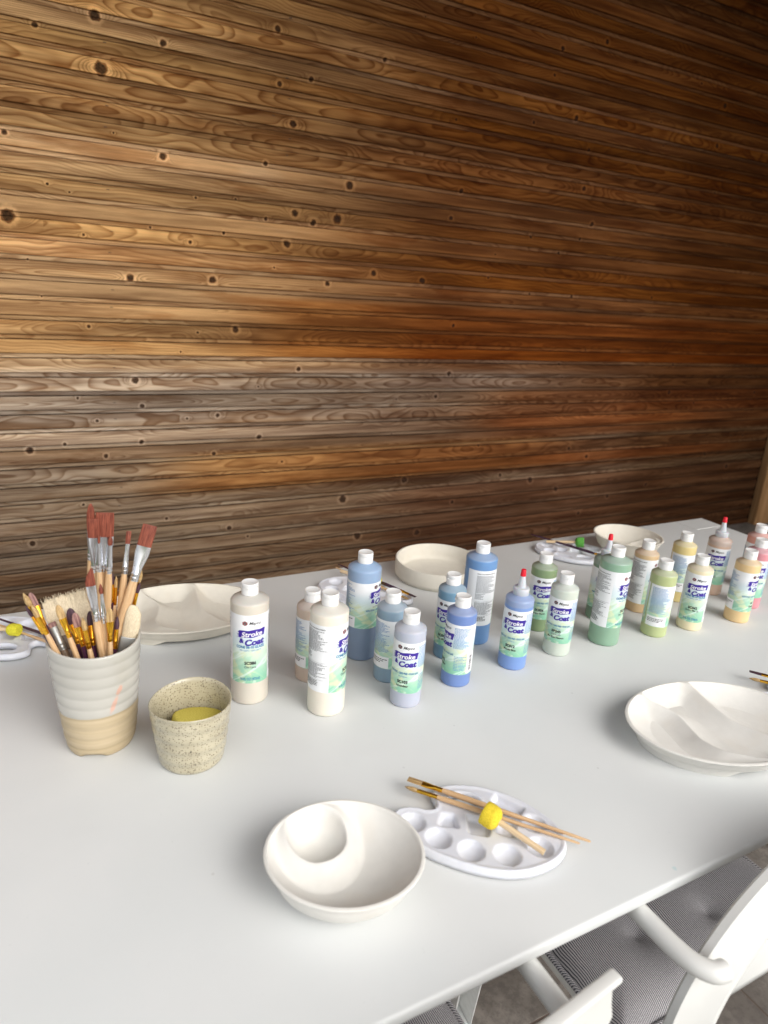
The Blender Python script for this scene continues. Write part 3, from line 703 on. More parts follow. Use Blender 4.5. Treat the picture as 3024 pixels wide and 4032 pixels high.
    if flat:
        hw = w / 2; th_ = .0016 + w * .03
        if 'filbert' in kind or (kind.startswith('gold') and 'flat' not in kind):
            secs = [(zb - .002, hw * .9, th_), (zb + bl * .3, hw * 1.02, th_ * .9), (zb + bl * .62, hw * .96, th_ * .7), (zb + bl * .85, hw * .68, th_ * .5), (zb + bl * .96, hw * .36, th_ * .3), (L, hw * .08, .0003)]
        elif 'angle' in kind:
            secs = [(zb - .002, hw * .92, th_)] + [(zb + bl * t, hw * (1.0 - .0 * t) * (1 - t ** 2 * .82), th_ * (1 - .6 * t), -hw * t ** 2 * .70, 0) for t in (.25, .5, .75, .92, 1)]
        else: secs = [(zb - .002, hw * .96, th_), (zb + bl * .4, hw * 1.0, th_ * .85), (zb + bl * .8, hw * .99, th_ * .5), (L - .0008, hw * .96, th_ * .25), (L, hw * .95, th_ * .15)]
        fs = [(zf, rf, rf), (zf + .003, rf * .94, rf * .94), (zf + .0045, rf * 1.06, rf * 1.06), (zf + .006, rf * .94, rf * .94), (zf + .009, rf * .96, rf * .96), (zf + .0105, rf * 1.07, rf * 1.07), (zf + .012, rf * .95, rf * .95), (zf + flen * .45, rf * .9 + (hw - rf) * .35, rf * .72 + th_ * .25), (zf + flen * .76, hw * .98, th_ * 1.25), (zb, hw * .99, th_ * 1.12)]
        if hw < rf: fs = [(a, min(b, rf) if a < zf + flen * .5 else b, c) for a, b, c in fs]
    else:
        hw = w / 2
        secs = [(zb - .002, hw * .72, hw * .72), (zb + bl * .25, hw * .95, hw * .95), (zb + bl * .55, hw * .8, hw * .8), (zb + bl * .82, hw * .42, hw * .42), (L, .0002, .0002)]
        fs = [(zf, rf, rf), (zf + .003, rf * .94, rf * .94), (zf + .0045, rf * 1.07, rf * 1.07), (zf + .006, rf * .94, rf * .94), (zf + .009, rf * .96, rf * .96), (zf + .0105, rf * 1.07, rf * 1.07), (zf + .012, rf * .95, rf * .95), (zb - .004, hw * .82, hw * .82), (zb, hw * .76, hw * .76)]
    MB().sections(secs, 22).build('bristles', bm_, root, sh=75)
    MB().sections(fs, 24).build('ferrule', fm, root, sh=60)
    hs_ = [(0, rh * .25, rh * .25), (.002, rh * .5, rh * .5), (L * .1, rh * .68, rh * .68), (zf * .45, rh * .86, rh * .86), (zf * .82, rh * 1.22, rh * 1.22), (zf * .94, rh * 1.18, rh * 1.18), (zf, rh * .98, rh * .98)]
    ho = MB().sections(hs_, 20).build('handle', hm, root, sh=70)
    return root
BR = [
 ('silver_filbert',(.0793,.9974,.3753),(.0562,1.0476,.012),11,'tallest rust bristle brush, narrow filbert with silver ferrule at the back left of the pot'),
 ('silver_flat',(.0807,.9923,.3543),(.0761,1.0255,.012),17,'medium flat rust bristle brush with silver ferrule, left of the widest flat brush'),
 ('silver_flat',(.0967,.9932,.3616),(.0759,1.0485,.012),25,'widest flat rust bristle brush with silver ferrule standing upright in the pot'),
 ('silver_round',(.0857,.9819,.3350),(.0743,1.0226,.012),4.4,'thinnest silver brush, its rust tip in front of the two flat brushes'),
 ('silver_round',(.1008,.9808,.3311),(.0761,1.0179,.012),8,'round rust brush with silver ferrule just right of the widest flat brush'),
 ('silver_flat',(.1295,1.0088,.3248),(.0790,.9810,.012),7,'narrow flat rust brush with silver ferrule between the upright group and the tilted wide brush'),
 ('silver_flat',(.1580,.9968,.3354),(.0496,.9753,.012),21,'wide flat rust bristle brush with silver ferrule leaning out to the right'),
 ('silver_angle',(.0668,.9632,.2915),(.0912,.9615,.012),14,'slant cut rust brush with dull silver ferrule at the front middle of the pot'),
 ('silver_round',(.0821,.9671,.2653),(.0903,.9543,.012),6.5,'small round rust brush with silver ferrule directly right of the slant cut brush'),
 ('gold_dark_purple',(.1029,1.0007,.2651),(.0913,1.0368,.012),6,'upright brush with gold ferrule and dark tip beside a tan twin'),
 ('gold_nat_tan',(.1075,1.0004,.2597),(.0916,1.0364,.012),6,'gold ferrule brush with tan tip, upright behind beside its dark twin'),
 ('gold_nat_tan',(.1430,.9979,.2668),(.0813,1.0444,.012),9,'tan tipped gold ferrule brush just under the leaning wide flat brush at the right'),
 ('gold_nat_purple',(.1385,.9881,.2505),(.0910,1.0899,.012),6,'plum tipped gold ferrule brush leaning right, lowest of the right pair'),
 ('hake',(.0400,1.0150,.2344),(.0640,.9700,.012),66,'broad cream haired hake brush leaning left in the pot'),
 ('varnish',(.1301,.9787,.2180),(.0750,.9620,.012),22,'cream hog bristle brush with metal ferrule at the right rim of the pot'),
 ('gold_nat_tan',(.0253,.9662,.2419),(.0874,.8988,.012),10,'tan round brush with gold ferrule and natural handle in front of the hake'),
 ('gold_dark_purple',(.0410,.9851,.2259),(.0668,.9097,.012),13,'broad plum filbert with gold ferrule in front of the hake'),
 ('gold_dark_pink',(.0455,.9647,.2275),(.0888,.8922,.012),11,'frayed dusty pink brush with gold ferrule and plum handle, front centre of the pot'),
 ('gold_nat_tan',(.0547,.9541,.2238),(.0966,.8712,.012),8,'small tan brush with gold ferrule and pale handle, front centre of the pot'),
 ('gold_dark_purple',(.0670,.9832,.2178),(.0680,.8926,.012),10,'dark tipped brush with gold ferrule just left of the slant cut rust brush'),
 ('gold_nat_tan',(.0909,.9515,.2330),(.0862,.9181,.012),10,'upright tan brush with gold ferrule near the right front of the pot'),
 ('gold_dark_purple',(.1026,.9707,.2095),(.0817,.8762,.012),8,'short plum tipped brush with gold ferrule beside the hog bristle brush'),
 ('gold_dark_purple',(-.0141,.9790,.2414),(.0638,.9413,.012),6,'thin dark brush with gold ferrule leaning furthest out to the left'),
 ('gold_nat_tan',(-.0154,.9892,.2567),(.0609,.9570,.012),9,'tan brush with natural handle leaning left, its tip reaching furthest left of all'),
 ('gold_dark_pink',(-.0071,.9986,.2513),(.0609,.9108,.012),9.5,'thick plum handled brush with frayed pink tip leaning left'),
 ('gold_nat_tan',(-.0064,.9685,.2473),(.0535,.9642,.012),9,'tan filbert with pale handle crossing the thick plum handled brush'),
 ('silver_dirty',(.0160,.9869,.2066),(.0839,.8308,.012),11,'worn brush with dull silver ferrule and stained brown handle low in the pot'),
]
for kind, tip, end, w_, lab in BR:
    tip, end = Vector(tip), Vector(end)
    q = Vector((end.x - PX, end.y - PY)); 
    if q.length > .040: q = q.normalized() * .040; end.x, end.y = PX + q.x, PY + q.y
    if kind == 'hake': q = Vector((0, 0)); end = tip + (Vector((.066, .955, .05)) - tip)
    d = (tip - end); k = (PH - .004 - end.z) / d.z; P = end + d * k; q = Vector((P.x - PX, P.y - PY))
    if kind not in ('hake',) and q.length > .054:      # keep inside the rim: swing the foot across
        q2 = q.normalized() * .054; Pn = Vector((PX + q2.x, PY + q2.y, P.z)); dd = Pn - tip; kk = (end.z - tip.z) / dd.z; end = tip + dd * kk
        e = Vector((end.x - PX, end.y - PY)); 
        if e.length > .042: s_ = .042 / e.length; end = Vector((PX + e.x * s_, PY + e.y * s_, end.z))
    brush(kind, tip, end, w_, lab, 'paintbrushes standing in the ribbed pot', face=None)

UPV = Vector((0, 0, -1))
def lay(kind, tip, end, w, label, zt=.0215, ze=.0215):
    return brush(kind, (tip[0], tip[1], zt), (end[0], end[1], ze), w, label, 'paintbrushes lying on the palettes', face=UPV)
lay('gold_nat_tan_flat', (.4484, .6922), (.6134, .4965), 11, 'flat tan bristle brush with natural handle, upper of the pair on the foreground palette', .0225, .0175)
lay('gold_nat_tan', (.4376, .6825), (.5987, .5006), 7, 'pointed tan brush with printed natural handle, lower of the pair on the foreground palette', .020, .0165)
lay('gold_dark_purple_flat', (1.2220, .7000), (1.375, .500), 10, 'plum bristle flat brush poking in at the right edge of the photo', .022, .0175)
lay('gold_nat_tan', (1.2005, .6853), (1.36, .500), 7, 'pointed tan brush poking in at the right edge of the photo', .020, .0165)
lay('gold_dark_purple', (.085, 1.225), (-.090, 1.445), 6.5, 'plum lacquered brush on the left palette, vanishing behind the pot')
lay('gold_nat_tan', (.090, 1.196), (-.090, 1.425), 6.5, 'pale wooden brush under the plum one on the left palette', .018, .018)
lay('gold_dark_purple_flat', (.7690, 1.2230), (.6794, 1.4596), 8, 'plum handled brush lying behind the grey blue bottle')
lay('gold_nat_tan', (.7520, 1.2240), (.6690, 1.4500), 6, 'natural wood brush lying behind the grey blue bottle', .018, .018)
lay('gold_dark_purple', (1.4010, 1.2450), (1.317, 1.4859), 8, 'long plum brush lying across the back palette with the green dauber', .026, .0225)
# pale butt end of that brush, print on the natural handle
def text2d(body, size, shear=0, offset=0, align='CENTER', res=3, space=1.0):
    cu = bpy.data.curves.new('t', 'FONT'); cu.body = body; cu.size = size; cu.shear = shear; cu.offset = offset; cu.align_x = align; cu.resolution_u = res; cu.space_character = space
    o = bpy.data.objects.new('t', cu); COL.objects.link(o); bpy.context.view_layer.update()
    me = o.evaluated_get(bpy.context.evaluated_depsgraph_get()).to_mesh()
    V = [(v.co.x, v.co.y) for v in me.vertices]; Fc = [tuple(p.vertices) for p in me.polygons]
    bpy.data.objects.remove(o); bpy.data.curves.remove(cu); return V, Fc
_tc = {}
def T2(*a, **k):
    key = (a, tuple(sorted(k.items())))
    if key not in _tc: _tc[key] = text2d(*a, **k)
    return _tc[key]

# sponge daubers
GRN = NT('green_sponge'); n = GRN.noise(GRN.obj(), 500, 3); GRN.set(col=GRN.mix(GRN.mr(n, .35, .6), (.07, .28, .04), (.12, .40, .06)), rough=.9); GRN.bump(n, .15, .0005)
YLW = NT('bright_yellow_sponge'); n = YLW.noise(YLW.obj(), 500, 3); YLW.set(col=YLW.mix(YLW.mr(n, .35, .6), (.66, .49, .02), (.80, .62, .04)), rough=.9); YLW.bump(n, .15, .0005)
YL2 = NT('lemon_sponge'); n = YL2.noise(YL2.obj(), 500, 3); YL2.set(col=YL2.mix(YL2.mr(n, .35, .6), (.60, .55, .02), (.78, .72, .05)), rough=.9); YL2.bump(n, .15, .0005)
def dauber(head, end, mat, label, r=.0125, zh=.026, ze=.020):
    h = Vector((head[0], head[1], zh)); e = Vector((end[0], end[1], ze)); az = (h - e).normalized(); axx = az.orthogonal().normalized(); ay = az.cross(axx)
    M = Matrix((axx, ay, az)).transposed().to_4x4(); M.translation = e; L = (h - e).length
    root = empty('sponge_dauber'); root.matrix_world = M; tag(root, label, 'dauber', 'sponge daubers on the palettes')
    secs = [(L - .002 + .0105 * (1 - math.cos(t)), r * (math.sin(t) ** .8), r * (math.sin(t) ** .8)) for t in np.linspace(.25, PI / 2, 12)]
    z_ = secs[-1][0]; secs += [(z_ + .004, r * 1.01, r * 1.01), (z_ + .009, r * 1.0, r * 1.0), (z_ + .0125, r * .985, r * .985), (z_ + .0134, r * .95, r * .95), (z_ + .0137, r * .88, r * .88), (z_ + .0136, r * .4, r * .4)]
    MB().sections(secs, 48).build('sponge_head', mat, root, sh=0)
    MB().sections([(0, .0037, .0037), (.0004, .004, .004), (L, .004, .004)], 16).build('stick', H_PALE, root)
    return root
dauber((.513, .5645), (.5433, .506), YLW.m, 'bright yellow sponge dauber on the foreground palette', .0158, .0300, .019)
dauber((-.052, 1.3555), (-.115, 1.400), YL2.m, 'lemon yellow sponge dauber at the left edge of the photo', .0118)
dauber((1.388, 1.372), (1.325, 1.425), GRN.m, 'green sponge dauber on the back palette', .0145, .030, .020)
dauber((.712, 1.335), (.6660, 1.4120), YL2.m, 'pale stick dauber mostly hidden behind the grey blue bottle', .0118, .026, .024)

# printed lettering on the lower natural brush
def flat_text(V, Fc, M, name, mat, parent):
    return mesh(name, [M @ Vector((x, y, 0)) for x, y in V], Fc, mat, parent, smooth=False)
for o in [o for o in COL.objects if o.get('label', '').startswith('pointed tan brush with printed')]:
    V_, F_ = T2('BLEISWIJCK', .0036, offset=.00006)
    M = Matrix.Rotation(-PI / 2, 4, 'Z')
    mesh('handle_print', [(0.0 - y + .0010 * 0, -.00465 - .0002, .115 + x * -1) for x, y in V_], F_, BLK, o, smooth=False)

# ------------------------------------------------------------------ glaze bottles
R16, R8 = .0318, .02725
def label_mat(kind):
    q = NT('label_' + kind); u, v, _ = q.sep(q.n('ShaderNodeUVMap').outputs[0])      # u in units of 100 degrees, v 0..1
    sw = q.noise(q.comb(q.ma('MULTIPLY', u, 1.1), q.ma('ADD', q.ma('MULTIPLY', v, 2.6), q.ma('MULTIPLY', u, .8)), 0), 1.6, 4, .5, 1.2)
    sw2 = q.noise(q.comb(q.ma('MULTIPLY', u, .7), q.ma('SUBTRACT', q.ma('MULTIPLY', v, 5.0), q.ma('MULTIPLY', u, 1.5)), 3), 1.5, 3, .5, .8)
    gr = q.mix(q.mr(v, .0, .55, 0, 1), s2l((138, 198, 168)), s2l((208, 226, 208)))
    gr = q.mix(q.mr(sw, .45, .6, 0, .8), gr, s2l((214, 222, 180)))
    gr = q.mix(q.mr(sw2, .5, .62, 0, .55), gr, s2l((225, 240, 235)))
    gr = q.mix(q.mr(sw2, .3, .42, .5, 0), gr, s2l((150, 202, 178)))
    wh = s2l((238, 240, 242))
    topw = q.mr(v, .42, .78)
    pan = q.mix(topw, gr, wh)
    pan = q.mix(q.ma('MULTIPLY', q.mr(v, .45, .6), q.ma('MULTIPLY', q.ma('SUBTRACT', 1.0, q.mr(v, .62, .85)), .5)), pan, s2l((190, 214, 226)))
    if kind == 'cone':
        inside = q.ma('LESS_THAN', q.ma('ABSOLUTE', u), .62)
        pan = q.mix(inside, wh, pan)
    q.set(col=pan, rough=.38, spec=.45); return q.m
LAB = {'cone': label_mat('cone'), 'tox': label_mat('tox')}
WHT = pm('label_white', s2l((240, 240, 242)), .4, var=.01)
P_PUR = pm('ink_violet', s2l((58, 34, 150)), .4); P_BLU = pm('ink_blue', s2l((40, 120, 170)), .45); P_BLK = pm('ink_black', s2l((35, 35, 38)), .45); P_GRY = pm('ink_grey', s2l((120, 122, 126)), .5); P_LBL = pm('ink_light_blue', s2l((105, 150, 195)), .5); P_RED = pm('ink_dusty_red', s2l((150, 92, 96)), .5)
PM = [P_PUR, WHT, P_BLU, P_BLK, P_GRY, P_LBL, P_RED]
CAPM = pm('white_cap_plastic', (.80, .80, .79), .42, var=.02, sss=.1, bump=.05, bs=500)
NOZ = NT('frosted_nozzle'); NOZ.set(col=(.72, .76, .80), rough=.35, trans=.25); NOZ.b.inputs['Subsurface Weight'].default_value = .3; NOZ.b.inputs['Subsurface Scale'].default_value = .004
NOZ2 = NT('clear_nozzle'); NOZ2.set(col=(.86, .88, .90), rough=.25, trans=.5)
REDT = pm('red_tip', (.75, .01, .03), .35)
class Print:
    """flat print in (u metres along the label, v metres up) wrapped on the label"""
    def __init__(s, R): s.R = R; s.V = []; s.F = []; s.mi = []
    def poly(s, V, Fc, mi, lift=.00022):
        n = len(s.V)
        for (u, v) in V:
            a = -u / s.R; r = s.R + lift; s.V.append((r * math.sin(-a) , -r * math.cos(a), v))
        s.F += [tuple(i + n for i in f) for f in Fc]; s.mi += [mi] * len(Fc)
    def text(s, body, u, v, size, mi, shear=0, off=0, align='CENTER', sx=1.0, lift=.00034, space=1.0, rot=0, width=None):
        V_, F_ = T2(body, round(size, 5), shear=shear, offset=off, align=align, space=space)
        if width: 
            xa = [q[0] for q in V_]; wd = max(xa) - min(xa); sx = width / wd; mid = (max(xa) + min(xa)) / 2; V_ = [(q[0] - mid, q[1]) for q in V_]
        c, sn = math.cos(rot), math.sin(rot)
        s.poly([(u + (x * sx) * c - y * sn, v + (x * sx) * sn + y * c) for x, y in V_], F_, mi, lift)
    def strip(s, u0, u1, v0, v1, mi, lift=.00022, n=8, f0=None, f1=None):
        V_ = []; 
        for i in range(n + 1):
            t = i / n; u = u0 + (u1 - u0) * t; V_ += [(u, v0 + (f0(t) if f0 else 0)), (u, v1 + (f1(t) if f1 else 0))]
        s.poly(V_, [(2 * i, 2 * i + 2, 2 * i + 3, 2 * i + 1) for i in range(n)], mi, lift)
    def lines(s, u0, u1, v1, v0, mi, step, rs, frac=.9, th=.5):
        v = v1
        while v > v0:
            u = u0; end = u0 + (u1 - u0) * rs.uniform(.55, 1.0) * 1.0
            while u < end:
                wl = rs.uniform(.0012, .0042); e = min(u + wl, end)
                s.strip(u, e, v, v + step * th, mi, n=2); u = e + .0007
            v -= step
def make_print(R, zb, zt, kind, code, name, parent, size, extra=None, seed=1):
    p = Print(R); H = zt - zb; rs = random.Random(seed)
    k = 1.0 if size == 16 else .96
    cz = lambda t: zb + H * t
    cone = kind == 'cone'
    e0 = -.0090 * k; ev = cz(.885 if cone else .905)
    for i in range(6):
        a = i / 6 * 2 * PI + .5
        V_ = [(e0 + .0028 * k * math.cos(a) + .0020 * k * math.cos(b), ev + .0024 * k * math.sin(a) + .0018 * k * math.sin(b)) for b in np.linspace(0, 2 * PI, 9)[:-1]]
        p.poly(V_, [tuple(range(8))], 6 if cone or i % 2 else 3, .0002)
    p.poly([(e0 + .0019 * k * math.cos(b), ev + .0019 * k * math.sin(b)) for b in np.linspace(0, 2 * PI, 13)[:-1]], [tuple(range(12))], 3, .0003)
    p.poly([(e0 - .0008 * k, ev - .0008 * k), (e0 + .0008 * k, ev - .0008 * k), (e0, ev + .0010 * k)], [(0, 1, 2)], 1, .0004)
    p.text('Mayco', .0080 * k, ev - .0022 * k, .0075 * k, 3, shear=.35, off=.00010, width=.0205 * k)
    # violet brush stroke plate
    v0 = cz(.675) if cone else cz(.665); v1 = v0 + .0128 * k; cx_ = .0028 * k
    us, ue = cx_ - .0225 * k, cx_ + .0215 * k
    p.strip(us, ue, v0, v1, 0, .0002, 14, lambda t: .0022 * k * t + .0006 * math.sin(t * 9), lambda t: .0030 * k * t + .0005 * math.sin(t * 13))
    for i, (a, b, c_) in enumerate(((.2, .0036, .16), (.45, .0055, .10), (.72, .0030, .14), (.02, .0062, .06))):
        vv = v0 + (v1 - v0) * a; p.poly([(us + .0004, vv), (us + .0004, vv + (v1 - v0) * c_ * 1.3), (us - b * k, vv + (v1 - v0) * c_ * .5)], [(0, 1, 2)], 0, .0002)
    p.poly([(ue - .0003, v0 + .0030 * k), (ue + .0020 * k, v1 + .0020 * k), (ue - .0003, v1 + .0028 * k)], [(0, 1, 2)], 0, .0002)
    p.poly([(us - .005 * k, v0 - .0010 * k), (ue * .9, v0 + .0010 * k), (ue * .9, v0 + .0001 * k), (us - .003 * k, v0 - .0018 * k)], [(0, 1, 2, 3)], 0, .0002)
    p.text('Stroke', cx_, v0 + .0028 * k, .0124 * k, 1, shear=.22, off=.00028, rot=.06, lift=.0004, width=.0350 * k)
    p.text('&', -.0148 * k, v0 - .0090 * k, .0112 * k, 0, shear=.1, off=.00055, rot=.03, width=.0082 * k)
    p.text('Coat', .0078 * k, v0 - .0128 * k, .0150 * k, 0, shear=.2, off=.00070, rot=.06, width=.0335 * k)
    if kind == 'cone':
        p.text('CONE 06-10 GLAZE', 0, cz(.525), .0066 * k, 2, off=.00026, width=.0480 * k)
        p.text('999-1305\u00b0C / 1830-2381\u00b0F', 0, cz(.482), .0042 * k, 5, off=.00006, width=.0360 * k)
        p.text(code, 0, cz(.285), .0078 * k, 3, off=.00030, width=.0195 * k)
        p.text(name, 0, cz(.232), .0058 * k, 3, off=.00005, width=.0024 * k * len(name))
        p.text('16 FL OZ (473ml)' if size == 16 else '8 FL OZ (236ml)', 0, cz(.05), .0068 * k, 2, off=.00014, width=.0330 * k)
        # left hand text panel
        ua, ub = R * R_(-150), R * R_(-66); st = .0021 * k
        p.text('PRODUCT USE / UTILISATION DU PRODUIT', ua, cz(.935), .0026 * k, 3, off=.00009, align='LEFT', sx=.8)
        p.lines(ua, ub, cz(.90), cz(.60), 4, st, rs)
        p.lines(ua, ua + (ub - ua) * .45, cz(.58), cz(.48), 4, st, rs)
        p.strip(ua, ub, cz(.445), cz(.448), 4, n=10)
        p.lines(ua, ub, cz(.42), cz(.20), 4, st, rs)
        p.strip(ua, ub, cz(.185), cz(.188), 4, n=10)
        p.lines(ua, ua + (ub - ua) * .75, cz(.16), cz(.07), 3, st * 1.3, rs)
        p.lines(R * R_(68), R * R_(120), cz(.93), cz(.10), 4, st, rs)
    else:
        p.text('NON-TOXIC \u2022 LEAD FREE \u2022 FOOD SAFE', 0, cz(.385), .0052 * k, 2, off=.00016, width=.0560 * k)
        p.text('8 fl oz (236 ml)' if size == 8 else '16 fl oz (473 ml)', 0, cz(.325), .0034 * k, 5, off=.00004, width=.0160 * k)
        if size == 16: p.text('WONDER', -.004, cz(.455), .0052 * k, 4, width=.022)
        p.text(code, 0, cz(.205 if not extra else .250), .0076 * k, 3, off=.00032, width=.0039 * k * len(code))
        if extra: p.text(extra, 0, cz(.185), .0052 * k, 4, off=.00005, width=.0195)
        p.text(name, 0, cz(.130 if not extra else .115), .0060 * k, 3, off=.00012, width=.0025 * k * len(name))
        ua, ub = R * R_(-172), R * R_(-84); st = .0024 * k
        p.lines(ua, ub, cz(.93), cz(.32), 5, st, rs)
        p.strip(R * R_(-178), R * R_(-87), cz(.008), cz(.25), 1, .00025, 14)
        p.lines(ua, ua + (ub - ua) * .8, cz(.17), cz(.07), 3, st * 1.35, rs) if False else None
        pp = rs; v = cz(.185)
        for j in range(3):
            u = ua
            while u < ua + (ub - ua) * (.85 - .15 * j):
                e = u + pp.uniform(.002, .005); p.strip(u, e, v, v + .0016 * k, 3, .00042, 2); u = e + .001
            v -= .0034 * k
        p.lines(R * R_(52), R * R_(118), cz(.93), cz(.52), 5, st, rs)
        p.lines(R * R_(60), R * R_(112), cz(.36), cz(.06), 5, st * 1.3, rs, th=.4)
        if seed % 2: 
            p.strip(R * R_(112), R * R_(150), cz(.02), cz(.46), 1, .00025, 8)
            v = cz(.08)
            while v < cz(.38): h_ = rs.uniform(.0004, .0013); p.strip(R * R_(122), R * R_(136), v, v + h_, 3, .00042, 4); v += h_ + rs.uniform(.0005, .0012)
    o = mesh('printing', p.V, p.F, PM, parent, smooth=False, mi=p.mi); return o
def bottle_mat(name, c, full=.9, top=None):
    g_ = sum(c) / 3; c = tuple(.80 * v + .20 * g_ for v in c)
    q = NT(name); x, y, z = q.sep(q.obj()); n = q.noise(q.obj(), 22, 4)
    lighter = tuple(.62 * v + .38 * g for v, g in zip(c, (.45, .46, .47)))
    lvl = q.ma('ADD', z, q.ma('MULTIPLY', q.ma('SUBTRACT', n, .5), .006))
    cc = q.mix(q.mr(lvl, full - .0015, full + .0015), c, lighter if top is None else top)
    cc = q.mix(q.mr(n, .3, .7), q.mix(.06, cc, (0, 0, 0)), cc)
    q.set(col=cc, rough=.36, spec=.5, sss=.12); q.b.inputs['Subsurface Scale'].default_value = .004; q.bump(q.noise(q.obj(), 700, 2), .05, .0004)
    return q.m
def body_prof(R, S):
    pr = [(0, .002), (R * .80, .002), (R * .84, 0), (R * .93, .0004), (R * .985, .0022), (R, .006)]
    pr += [(R, .03), (R, S * .5), (R, S - .012), (R, S - .0022), (R * .994, S - .0006), (R * .978, S + .0005), (R * .94, S + .0018)]
    pr += [(R * .80, S + .0045), (R * .62, S + .0068), (.0150, S + .0090), (.0134, S + .0098), (.0132, S + .0115), (0, S + .0115)]
    return pr
BODYM = {16: (R16, .1850), 8: (R8, .1436)}
def camera_yaw(x, y): return math.atan2(-x, y)         # print front looks along -Y when yaw is 0
def bottle(x, y, size, kind, delta, col, code, name, label, extra=None, cap='flip', lz=None, capyaw=0, full=None, top=None, seed=1, arc=(-184, 168), captint=None):
    R, S = BODYM[size]
    root = empty('glaze_bottle', (x, y, .0003)); tag(root, label, 'bottle', 'glaze bottles standing in the middle of the table')
    az = math.atan2(x, y)
    yaw = -az + R_(delta)                      # the front turned by delta to the right as seen from the camera
    full = (S * 1.0) if full is None else full
    lathe('body', body_prof(R, S), bottle_mat('bottle_' + name.replace(' ', '_').lower(), col, full, top), root, seg=72, sh=70)
    zb, zt = lz
    # label sheet
    n = 90; V_ = []; Fc = []; UV = []
    r = R + .00025
    for i in range(n + 1):
        d = arc[0] + (arc[1] - arc[0]) * i / n; a = R_(d)
        for v in (0, 1): V_.append((r * math.sin(a), -r * math.cos(a), zb + (zt - zb) * v)); UV.append((d / 100, v))
    Fc = [(2 * i, 2 * i + 2, 2 * i + 3, 2 * i + 1) for i in range(n)]
    lb = mesh('label', V_, Fc, LAB[kind], root)
    uvl = lb.data.uv_layers.new(name='UVMap')
    for poly in lb.data.polygons:
        for li, vi in zip(poly.loop_indices, poly.vertices): uvl.data[li].uv = UV[vi]
    lb.rotation_euler = (0, 0, yaw)
    pr = make_print(R + .0003, zb, zt, kind, code, name, lb, size, extra, seed)
    if cap == 'flip':
        h0 = S + .0085; rc = .0142
        pc = [(0, .0006), (rc * .9, .0006), (rc, .0010), (rc, .0128), (rc * .985, .0132), (rc * .985, .0138), (rc, .0142), (rc * 1.0, .0196), (rc * .97, .0206), (rc * .93, .0209), (rc * .88, .0205), (rc * .5, .0195), (0, .0192)]
        cp = lathe('cap', pc, CAPM, root, seg=56, sh=50); cp.location = (0, 0, h0 + .0008); cp.rotation_euler = (0, 0, yaw + R_(capyaw))
        MB().box((-.0052, -rc - .0011, .0125), (.0052, -rc + .002, .0142), .0005).build('thumb_tab', CAPM, cp)
    elif cap == 'nozzle':
        h0 = S + .0068
        cp = lathe('cap', [(0, .0004), (.0148, .0004), (.0154, .001), (.0154, .0135), (.0147, .0150), (.0100, .0158), (.0088, .0162), (.0082, .0185), (.0060, .0300), (.0040, .0415), (.0036, .0418), (0, .0418)], NOZ.m, root, seg=48, sh=50); cp.location = (0, 0, h0)
        tp = lathe('red_tip', [(.0036, .0385), (.0054, .0385), (.0054, .0392), (.0044, .0505), (.0040, .0512), (0, .0512)], REDT, cp, seg=28, sh=50)
    return root
D8, D16 = .030, .043
